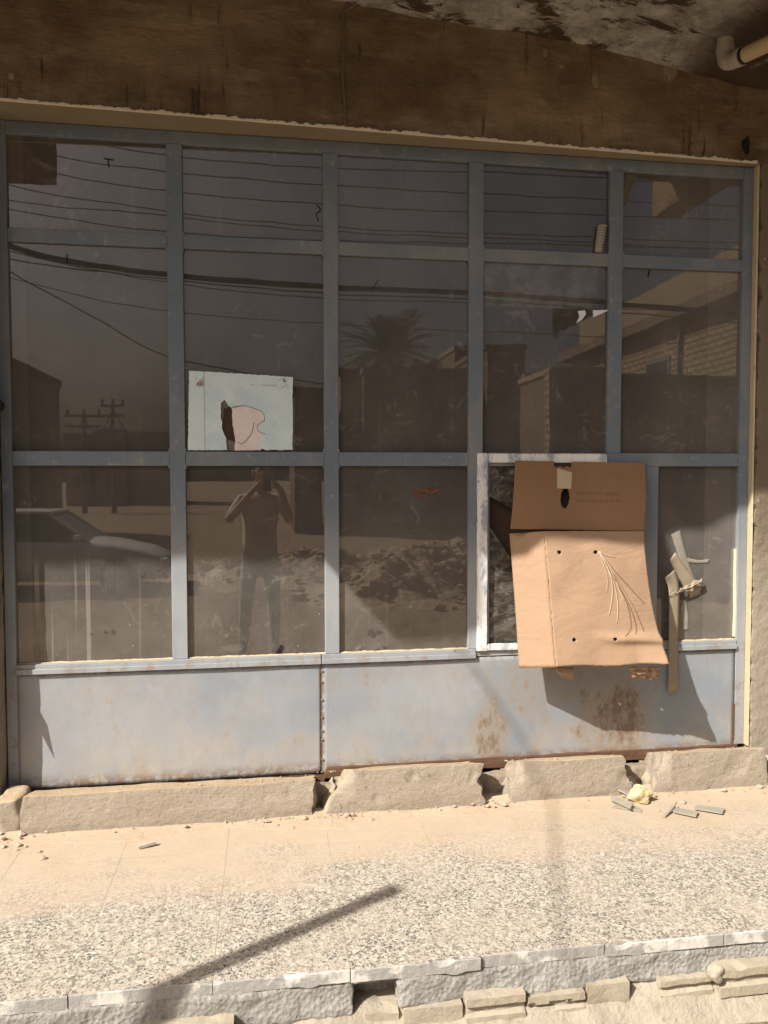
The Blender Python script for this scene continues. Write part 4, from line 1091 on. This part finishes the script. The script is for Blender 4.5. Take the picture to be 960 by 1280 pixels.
def street_scene():
    sx = lambda px, D: street(px, 500, D).x
    sz = lambda py, px, D: street(px, py, D).z
    # walls and houses from left to right
    house('plaster_house','tall plain house at the left end of the mirrored skyline', sx(-60,20), sx(75,27), -27, -20, sz(452,25,20), 'house_plaster', [(sx(5,20), 1.9, .9, 1.1)], parapet=.3)
    m = [('low pale house far off below the utility poles', 80, 118, 548), ('second low far house, the one between the two poles', 120, 162, 543), ('low dark far house right of the taller utility pole', 164, 214, 545)]
    for lab, a, b_, y in m: house('far_house', lab, sx(a,55), sx(b_,55)-.3, -62, -55, sz(y,(a+b_)/2,55), 'house_dark' if 'dark' in lab else 'house_plaster', [(sx((a+b_)/2,55),1.3,1,1)], parapet=.3)
    house('block_house','stepped block house behind the white sheet, left of the palm', sx(368,24), sx(404,24), -30, -24, sz(492,388,24), 'block_wall', [(sx(386,24),2.3,.9,1.0)], parapet=.2)
    house('block_house','narrow plaster house touching the palm on its left', sx(425,25), sx(452,25), -32, -25, sz(466,440,25), 'house_plaster', [], parapet=.2)
    house('block_house','long low block house in front of the palm', sx(455,24), sx(588,24), -29, -24, sz(466,520,24), 'block_wall', [(sx(490,24),2.2,1.1,1.1),(sx(550,24),2.2,1.1,1.1)], sx(520,24), .2)
    house('block_house','small raised roof room behind the long low block house', sx(568,30), sx(600,30), -36, -30, sz(438,584,30), 'house_dark', [(sx(584,30),5.4,.8,.8)], parapet=.2)
    house('block_house','tall dark block house in the middle of the skyline', sx(607,23), sx(655,23), -30, -23, sz(438,630,23), 'block_wall', [(sx(630,23),3.6,.9,1.1)], parapet=.18)
    house('block_house','lower block house joined to the tall dark one', sx(656,22), sx(688,22), -29, -22, sz(472,672,22), 'house_dark', [(sx(672,22),2.4,.9,1.0)], parapet=.15)
    house('block_house','block house with yellow brick corner beside the brick villa', sx(690,16), sx(752,16), -18.6, -16, sz(466,720,16), 'house_dark', [(sx(722,16),2.0,1.0,1.0)], parapet=.15)
    # brick villa: its long wall faces left and catches the sun
    X = 9.24; z1 = street(877,382,12).z
    t = thing('brick_villa', (X+3,-15,GZ), 'yellow brick villa at the right with a sunlit side wall and overhanging roof edge', 'house', 'houses across the street')
    m = MB(); m.box(X, X+6, -19.2, -10.5, GZ-.7, z1-.1); m.build('wall','yellow_brick',t)
    m = MB(); m.box(X-.35, X+6.2, -19.6, -10.2, z1-.098, z1+.14); m.build('roof','house_dark',t)
    m = MB(); m.box(X+.1, X+5.8, -19.0, -10.8, z1+.142, z1+1.0); m.build('parapet','house_plaster',t)
    m = MB(); m.box(X-.03, X+.01, -14.6, -13.4, 3.3, 4.3); w = m.build('window','door_metal',t)
    m = MB(); m.box(X-.04, X-.031, -14.5, -13.5, 3.4, 4.2); m.build('pane','window_dark',w)
    m = MB(); m.tube([(X-.06,-12.9,z1-.1),(X-.06,-12.9,1.0)], .05, 8); m.build('rain_pipe','pole_steel',t)
    # boundary wall in front of it
    t = thing('boundary_wall', (9,-9.6,GZ), 'long shaded block wall in front of the brick villa', 'wall')
    x0, x1 = sx(700,9.5), 16.0; zt = street(820,472,9.5).z
    m = MB(); m.box(x0, x1, -9.75, -9.5, GZ-.7, zt); m.build('wall_panel','block_wall',t)
    m = MB(); m.box(x0-.03, x1, -9.79, -9.46, zt+.002, zt+.07); m.build('coping','house_plaster',t)
    m = MB(); m.box(x0-.20, x0-.03, -9.70, -9.48, GZ-.7, zt+.12); m.build('gate_pillar','yellow_brick',t)
    # utility poles
    for lab, px, py, w in (('shorter utility pole with two crossarms and drooping wires',105,517,1.0),('taller utility pole right of the shorter one',142,505,.7)):
        D = 42; top = street(px, py, D)
        t = thing('utility_pole', (top.x,-D,GZ), lab, 'utility pole', 'utility poles far down the street')
        m = MB(); m.tube([(top.x,-D,GZ-.8),(top.x,-D,top.z)], [.17,.11], 8); m.build('pole_shaft','pole_wood',t)
        for k in range(2):
            m = MB(); m.box(top.x-w, top.x+w, -D-.06, -D+.06, top.z-.25-.55*k, top.z-.13-.55*k); m.build('crossarm','pole_wood',t)
        for s in (-1,0,1):
            m = MB(); m.tube([(top.x+s*w*.85,-D,top.z-.12),(top.x+s*w*.85,-D,top.z+.18)], .07, 6); m.build('insulator','wire_black',t)
    A, B = street(105,520,42), street(142,510,42)
    for k, (a, b_, sag) in enumerate(((A,B,1.3),(street(72,545,42),A,.9),(B,street(215,540,42),1.4),(A+Vector((0,0,-.6)),B+Vector((0,0,-.6)),1.6))):
        m = MB(); m.tube([a.lerp(b_,i/12) - Vector((0,0,sag*4*(i/12)*(1-i/12))) for i in range(13)], .035, 5)
        tag(m.build('pole_wire','wire_black',loc=a,smooth=True), ['drooping wire between the two utility poles','drooping wire arriving at the shorter utility pole','drooping wire leaving the taller utility pole','lower drooping wire between the two utility poles'][k], 'wire', 'wires on the utility poles')
street_scene()

def palm():
    c = street(487,447,36); base = Vector((c.x,c.y,GZ))
    t = thing('palm_tree', base, 'date palm rising behind the long low block house', 'palm tree')
    m = MB(); n = 40; rad = []; pts = []
    for i in range(n+1): pts.append((c.x+.15*sin(i*.06), c.y, GZ-.6+(c.z-GZ+.5)*i/n)); rad.append((.26-.06*i/n)*(1+.10*(i%2)))
    m.tube(pts, rad, 10); m.build('trunk','palm_trunk',t)
    rr = random.Random(12); f = MB()
    for k in range(95):
        az = rr.uniform(0,2*pi); el = rr.uniform(-.25,1.35); L = rr.uniform(2.1,3.0)
        d0 = Vector((cos(az)*cos(el), sin(az)*cos(el), sin(el))); P = []; p = c + Vector((0,0,-.1)); d = d0.copy()
        for i in range(13):
            P.append(p.copy()); p = p + d*L/12; d = (d + Vector((0,0,-.085))).normalized()
        f.tube(P, [.025-.0015*i for i in range(13)], 4)
        for i in range(2,13):
            dd = (P[i]-P[i-1]).normalized(); sd = dd.cross(Vector((0,0,1)))
            if sd.length < .05: sd = Vector((1,0,0))
            sd.normalize(); up = sd.cross(dd)
            ll = .62*sin(pi*(i+1)/15)+.12
            for s in (-1,1):
                for q in (0,.5):
                    a = P[i].lerp(P[i-1],q); tip = a + (sd*s*.75+dd*.6+up*.22+Vector((0,0,-.12))).normalized()*ll*rr.uniform(.8,1.15)
                    w = dd*.045; f.add([a-w, a+w, tip], [(0,1,2)])
    f.build('crown','palm_leaf',t)
palm()
def rubble():
    b = MB(); rr = random.Random(8)
    def fn(u, v):
        x = -3+11*u; y = -16+9*v
        h = 0
        for (cx, cy, sx, sy, H) in ((2.4,-9.2,1.2,.9,.75),(4.4,-10.4,1.8,1.0,.95),(.6,-12.0,1.6,1.0,.5),(6,-12,1.5,1.2,.6)):
            h += H*math.exp(-((x-cx)/sx)**2-((y-cy)/sy)**2)
        h *= 1 + .35*noise.noise(Vector((x*2.5,y*2.5,0))); h += .06*noise.noise(Vector((x*6,y*6,2)))*min(1,h*4)
        e = min(u,1-u,v,1-v)*12
        return (x, y, GZ-.36 + h*min(1,e)*.95)
    b.grid(fn, 120, 90)
    for _ in range(420):
        cx, cy, s, H = rr.choice(((2.4,-9.0,1.1,.75),(4.4,-10.2,1.6,.95),(.6,-11.9,1.5,.5),(6,-12,1.4,.6)))
        x, y = rr.gauss(cx,s*.7), rr.gauss(cy,.7); r = .04+.15*rr.random()**3
        h = sum(HH*math.exp(-((x-a)/q)**2-((y-bb)/w)**2) for a,bb,q,w,HH in ((2.4,-9.2,1.2,.9,.75),(4.4,-10.4,1.8,1.0,.95),(.6,-12.0,1.6,1.0,.5),(6,-12,1.5,1.2,.6)))
        b.rock((x,y,GZ-.3+h*.95), r, rr.random()*99, (1.2,1,.8), 1)
    tag(b.build('rubble_ground_heap','rubble'), kind='stuff')
rubble()

def car():
    GZ = -.55; y0, y1 = -11.75, -10.1; xf = street(207,720,10.1).x; L = 4.25
    t = thing('parked_car', (xf-L/2,(y0+y1)/2,GZ), 'pale grey saloon car parked across the street', 'car', None)
    Z = lambda h: GZ+h
    # body: lofted from stations along the length  (x offset behind the nose, half width, lower z, belt z)
    st = [(0,.62,.34,.52),(.06,.72,.28,.60),(.35,.80,.24,.72),(.9,.825,.22,.86),(1.35,.83,.22,.92),(2.2,.83,.22,.94),(3.2,.83,.23,.95),(3.8,.80,.26,.95),(4.15,.74,.32,.90),(4.25,.66,.40,.80)]
    m = MB(); yc = (y0+y1)/2; rows = []
    for (dx, hw, zl, zb) in st:
        x = xf-dx
        rows.append([(x,yc-hw*.9,Z(zl)),(x,yc-hw,Z(zl+.1)),(x,yc-hw,Z(zb-.16)),(x,yc-hw*.95,Z(zb-.05)),(x,yc-hw*.75,Z(zb)),(x,yc,Z(zb+.025)),(x,yc+hw*.75,Z(zb)),(x,yc+hw*.95,Z(zb-.05)),(x,yc+hw,Z(zb-.16)),(x,yc+hw,Z(zl+.1)),(x,yc+hw*.9,Z(zl))])
    n = 11; vs = [v for r in rows for v in r]
    fs = [(i*n+j, i*n+(j+1)%n, (i+1)*n+(j+1)%n, (i+1)*n+j) for i in range(len(rows)-1) for j in range(n)]
    fs += [tuple(range(n-1,-1,-1)), tuple(range((len(rows)-1)*n, len(rows)*n))]
    m.add(vs, fs); bo = m.build('body','car_paint',t,smooth=True)
    def loft(rws, name, mat, par, smooth=False):
        m = MB(); k = len(rws[0]); v = [q for r in rws for q in r]
        f = [(i*k+j, i*k+(j+1)%k, (i+1)*k+(j+1)%k, (i+1)*k+j) for i in range(len(rws)-1) for j in range(k)] + [tuple(range(k-1,-1,-1)), tuple(range((len(rws)-1)*k, len(rws)*k))]
        m.add(v, f); return m.build(name, mat, par, smooth=smooth)
    def ring(x, hw, z): return [(x,yc-hw,z),(x,yc+hw,z)]
    # greenhouse (glass) and roof
    xa, xb, xc, xd = xf-1.25, xf-1.95, xf-3.15, xf-3.75
    m = MB(); hb, ht = .74, .58
    vs = [(xa,yc-hb,Z(.90)),(xa,yc+hb,Z(.90)),(xd,yc+hb,Z(.94)),(xd,yc-hb,Z(.94)),(xb,yc-ht,Z(1.38)),(xb,yc+ht,Z(1.38)),(xc,yc+ht,Z(1.38)),(xc,yc-ht,Z(1.38))]
    m.add(vs, [(0,1,2,3),(4,7,6,5),(0,4,5,1),(1,5,6,2),(2,6,7,3),(3,7,4,0)]); m.build('windscreen_and_windows','car_glass',t,bevel=.02)
    m = MB(); m.box(xc-.06, xb+.06, yc-ht-.02, yc+ht+.02, Z(1.375), Z(1.425)); m.build('roof','car_paint',t,bevel=.02)
    for s in (-1,1):
        for (xp, xq) in ((xa,xb),(xd,xc),((xa+xd)/2,(xa+xd)/2)):
            m = MB(); m.tube([(xp,yc+s*(hb+.005),Z(.90)),(xq,yc+s*(ht+.01),Z(1.385))], .028, 6); m.build('pillar','car_paint',t)
        for xw in (xf-.78, xf-3.42):
            m = MB(); yw = yc+s*.80; m.tube([(xw,yw-s*.19,Z(.31)),(xw,yw+s*.045,Z(.31))], .31, 24); w = m.build('wheel','tyre',t,bevel=.03)
            m = MB(); m.tube([(xw,yw+s*.046,Z(.31)),(xw,yw+s*.056,Z(.31))], .19, 18); m.build('rim','rim',w)
        m = MB(); m.lattice(xf-.10, xf+.015, yc+s*.58-.14, yc+s*.58+.14, Z(.47), Z(.60), .03, 0, rnd=.03); m.build('headlight','lamp_lens',t)
        m = MB(); m.lattice(xa-.22, xa-.10, yc+s*.93-.07, yc+s*.93+.07, Z(.92), Z(1.03), .03, 0, rnd=.03); m.build('side_mirror','car_paint',t)
    m = MB(); m.lattice(xf-.08, xf+.05, yc-.76, yc+.76, Z(.30), Z(.47), .06, 0, rnd=.04); m.build('bumper','tyre',t)
car()
def cloth():
    m = MB(); A = street(690,386,6.0); B = street(738,386,6.0)
    def fn(u, v):
        p = A.lerp(B,u); h = (.36-.26*u)*(1+.25*noise.noise(Vector((u*6,0,0))))
        return p + Vector((.02*noise.noise(Vector((v*4,u*4,0))), .05*sin(u*14)*v, -h*v + .02*v*noise.noise(Vector((u*18,1,0)))))
    m.grid(fn, 40, 20); o = m.build('torn_cloth','cloth_black',loc=A,solid=.004,smooth=True)
    tag(o, 'ragged black cloth hanging from the cable bundle', 'cloth')
cloth()

# ------------------------------------------------------------------ the photographer (mirrored in the glass)
def skin_mesh(name, verts, edges, radii, root, sub=2):
    me = bpy.data.meshes.new(name); bm = bmesh.new(); lay = bm.verts.layers.skin.verify(); V = []
    for i, (p, r) in enumerate(zip(verts, radii)):
        v = bm.verts.new(p); v[lay].radius = (r, r) if not isinstance(r, tuple) else r; v[lay].use_root = (i == root); V.append(v)
    for a, b_ in edges: bm.edges.new((V[a], V[b_]))
    bm.to_mesh(me); bm.free()
    o = bpy.data.objects.new(name, me); COL.objects.link(o)
    s = o.modifiers.new('skin','SKIN'); s.use_smooth_shade = True
    if sub: 
        q = o.modifiers.new('sub','SUBSURF'); q.levels = sub; q.render_levels = sub
    bpy.context.view_layer.update(); dg = bpy.context.evaluated_depsgraph_get()
    out = bpy.data.meshes.new_from_object(o.evaluated_get(dg)); o.modifiers.clear(); o.data = out
    for p in out.polygons: p.use_smooth = True
    return o
def person():
    O = Vector((-.07,-3.78,0)); verts = []; rad = []; edges = []
    def J(p, r, par=None):
        verts.append(Vector(p)); rad.append(r); i = len(verts)-1
        if par is not None: edges.append((par, i))
        return i
    pel = J((-.07,-3.79,.70),(.15,.11)); sp = J((-.07,-3.785,.92),(.145,.105),pel); ch = J((-.07,-3.775,1.13),(.165,.115),sp)
    nb = J((-.065,-3.77,1.285),.07,ch); nk = J((-.055,-3.755,1.345),.052,nb); hd = J((-.045,-3.735,1.43),(.075,.090),nk); hm = J((-.045,-3.735,1.50),(.078,.095),hd); ht = J((-.045,-3.75,1.565),(.055,.065),hm)
    wr = []
    for s, sh, el, wrp in ((-1,(-.245,-3.775,1.22),(-.36,-3.66,1.03),(-.115,-3.475,1.32)),(1,(.11,-3.775,1.22),(.20,-3.64,1.03),(.115,-3.475,1.32))):
        a = J(sh,.062,ch); b_ = J(el,.043,a); m1 = J(Vector(el).lerp(Vector(wrp),.35),.042,b_); c = J(wrp,.027,m1)
        palm_c = Vector((s*.072,-3.447,1.365)); pc = J(palm_c,(.036,.018),c); wr.append((s,pc,palm_c))
    for s, hp, kn, an, to in ((-1,(-.165,-3.79,.62),(-.205,-3.765,.27),(-.225,-3.82,-.13),(-.235,-3.66,-.185)),(1,(.025,-3.79,.62),(.055,-3.765,.27),(.06,-3.82,-.13),(.075,-3.66,-.185))):
        a = J(hp,.095,pel); b_ = J(kn,.062,a); m1 = J(Vector(kn).lerp(Vector(an),.35),.062,b_); c = J(an,.045,m1); d = J(to,(.042,.032),c)
    for s, pc, P in wr:                                  # five fingers closing on the phone's edges
        for k, (dz, ln) in enumerate(((.030,.9),(.010,1),(-.010,.95),(-.030,.75))):
            q0 = J(P+Vector((-s*.012,.020,dz)),.0085,pc); q1 = J(P+Vector((-s*.022,.034,dz*1.05)),.008,q0); q2 = J(P+Vector((-s*.034,.030,dz*1.05+.004)),.0068,q1)
        q0 = J(P+Vector((-s*.020,-.014,.030)),.010,pc); q1 = J(P+Vector((-s*.044,-.012,.042)),.008,q0)
    o = skin_mesh('person', verts, edges, rad, 0, 2)
    me = o.data
    for k in ('skin','shirt','trousers','shoe','cuff_teal'): me.materials.append(M[k])
    for p in me.polygons:
        c = p.center; ax = abs(c.x+.07)
        arm = ax > .20 or c.y > -3.66
        if c.z < -.10: mi = 3
        elif c.z < .72: mi = 2
        elif c.z < 1.31 and not arm: mi = 1
        elif arm and c.y < -3.66: mi = 4 if c.z < 1.12 else 1
        else: mi = 0
        p.material_index = mi
    base = Vector((-.07,-3.78,GZ))
    me.transform(__import__('mathutils').Matrix.Translation(-base)); o.location = base
    tag(o, 'person photographing the shopfront with both arms raised, mirrored in the glass', 'person')
    h = MB(); h.rock((-.045,-3.765,1.545), .108, 2, (.88,1.0,.80), 3); ho = h.build('hair','hair',o,smooth=True)
    f = MB(); f.rock((-.045,-3.632,1.455), .018, 5, (.7,1,1.3), 2); f.build('nose','skin',o,smooth=True)
    for s in (-1,1):
        f = MB(); f.rock((-.045+s*.032,-3.648,1.485), .013, 6, (1.2,.5,.7), 2); f.build('eye','window_dark',o,smooth=True)
        f = MB(); f.rock((-.045+s*.087,-3.735,1.46), .03, 7, (.35,.7,1.1), 2); f.build('ear','skin',o,smooth=True)
    f = MB(); f.rock((-.045,-3.642,1.405), .022, 8, (1.2,.4,.35), 2); f.build('mouth','rust_mark',o,smooth=True)
    ph = thing('phone', (0,-3.425,1.33), 'dark phone held up by the photographer in both hands', 'phone')
    m = MB(); m.box(-.037,.037,-3.430,-3.421,1.30,1.455); m.build('phone_body','phone_black',ph,bevel=.003)
    m = MB()
    for dz in (0,-.022,): m.tube([(-.022,-3.4208,1.435+dz),(-.022,-3.419,1.435+dz)], .009, 14)
    m.build('lens','window_dark',ph)
person()

# ------------------------------------------------------------------ camera, light, render
cd = bpy.data.cameras.new('camera'); co = bpy.data.objects.new('camera', cd); COL.objects.link(co)
from mathutils import Matrix
mw = Matrix((( CR.x, CU.x, -CF.x, CAM.x),(CR.y, CU.y, -CF.y, CAM.y),(CR.z, CU.z, -CF.z, CAM.z),(0,0,0,1)))
co.matrix_world = mw
cd.sensor_fit = 'VERTICAL'; cd.sensor_height = 24; cd.lens = 24*FPX/1280; cd.clip_start = .002; cd.clip_end = 2000
sc.camera = co

sun = bpy.data.lights.new('sun','SUN'); so = bpy.data.objects.new('sun', sun); COL.objects.link(so)
sun.energy = 5.0; sun.angle = RAD(.53); sun.color = (1.0,.945,.865)
so.rotation_euler = SUN.to_track_quat('-Z','Y').to_euler(); so.location = (-14,-10,16)
w = bpy.data.worlds.new('World'); sc.world = w; w.use_nodes = True
nt = w.node_tree; bg = nt.nodes['Background']
sky = nt.nodes.new('ShaderNodeTexSky'); sky.sky_type = 'NISHITA'; sky.sun_disc = False
el = math.asin(-SUN.z); az = math.atan2(-SUN.x, -SUN.y)           # azimuth of the sun, clockwise from +Y
sky.sun_elevation = el; sky.sun_rotation = az
sky.air_density = .75; sky.dust_density = 8.0; sky.ozone_density = 1.0
nt.links.new(sky.outputs[0], bg.inputs[0]); bg.inputs[1].default_value = .062
sc.view_settings.view_transform = 'Standard'; sc.view_settings.look = 'None'
sc.view_settings.exposure = .64; sc.view_settings.gamma = 1; sc.view_settings.use_curve_mapping = False
sc.render.engine = 'CYCLES'
cy = sc.cycles
cy.use_denoising = True
try: cy.denoiser = 'OPENIMAGEDENOISE'
except Exception: pass
cy.max_bounces = 8; cy.diffuse_bounces = 4; cy.glossy_bounces = 4; cy.caustics_reflective = False; cy.caustics_refractive = False
cy.sample_clamp_indirect = 8
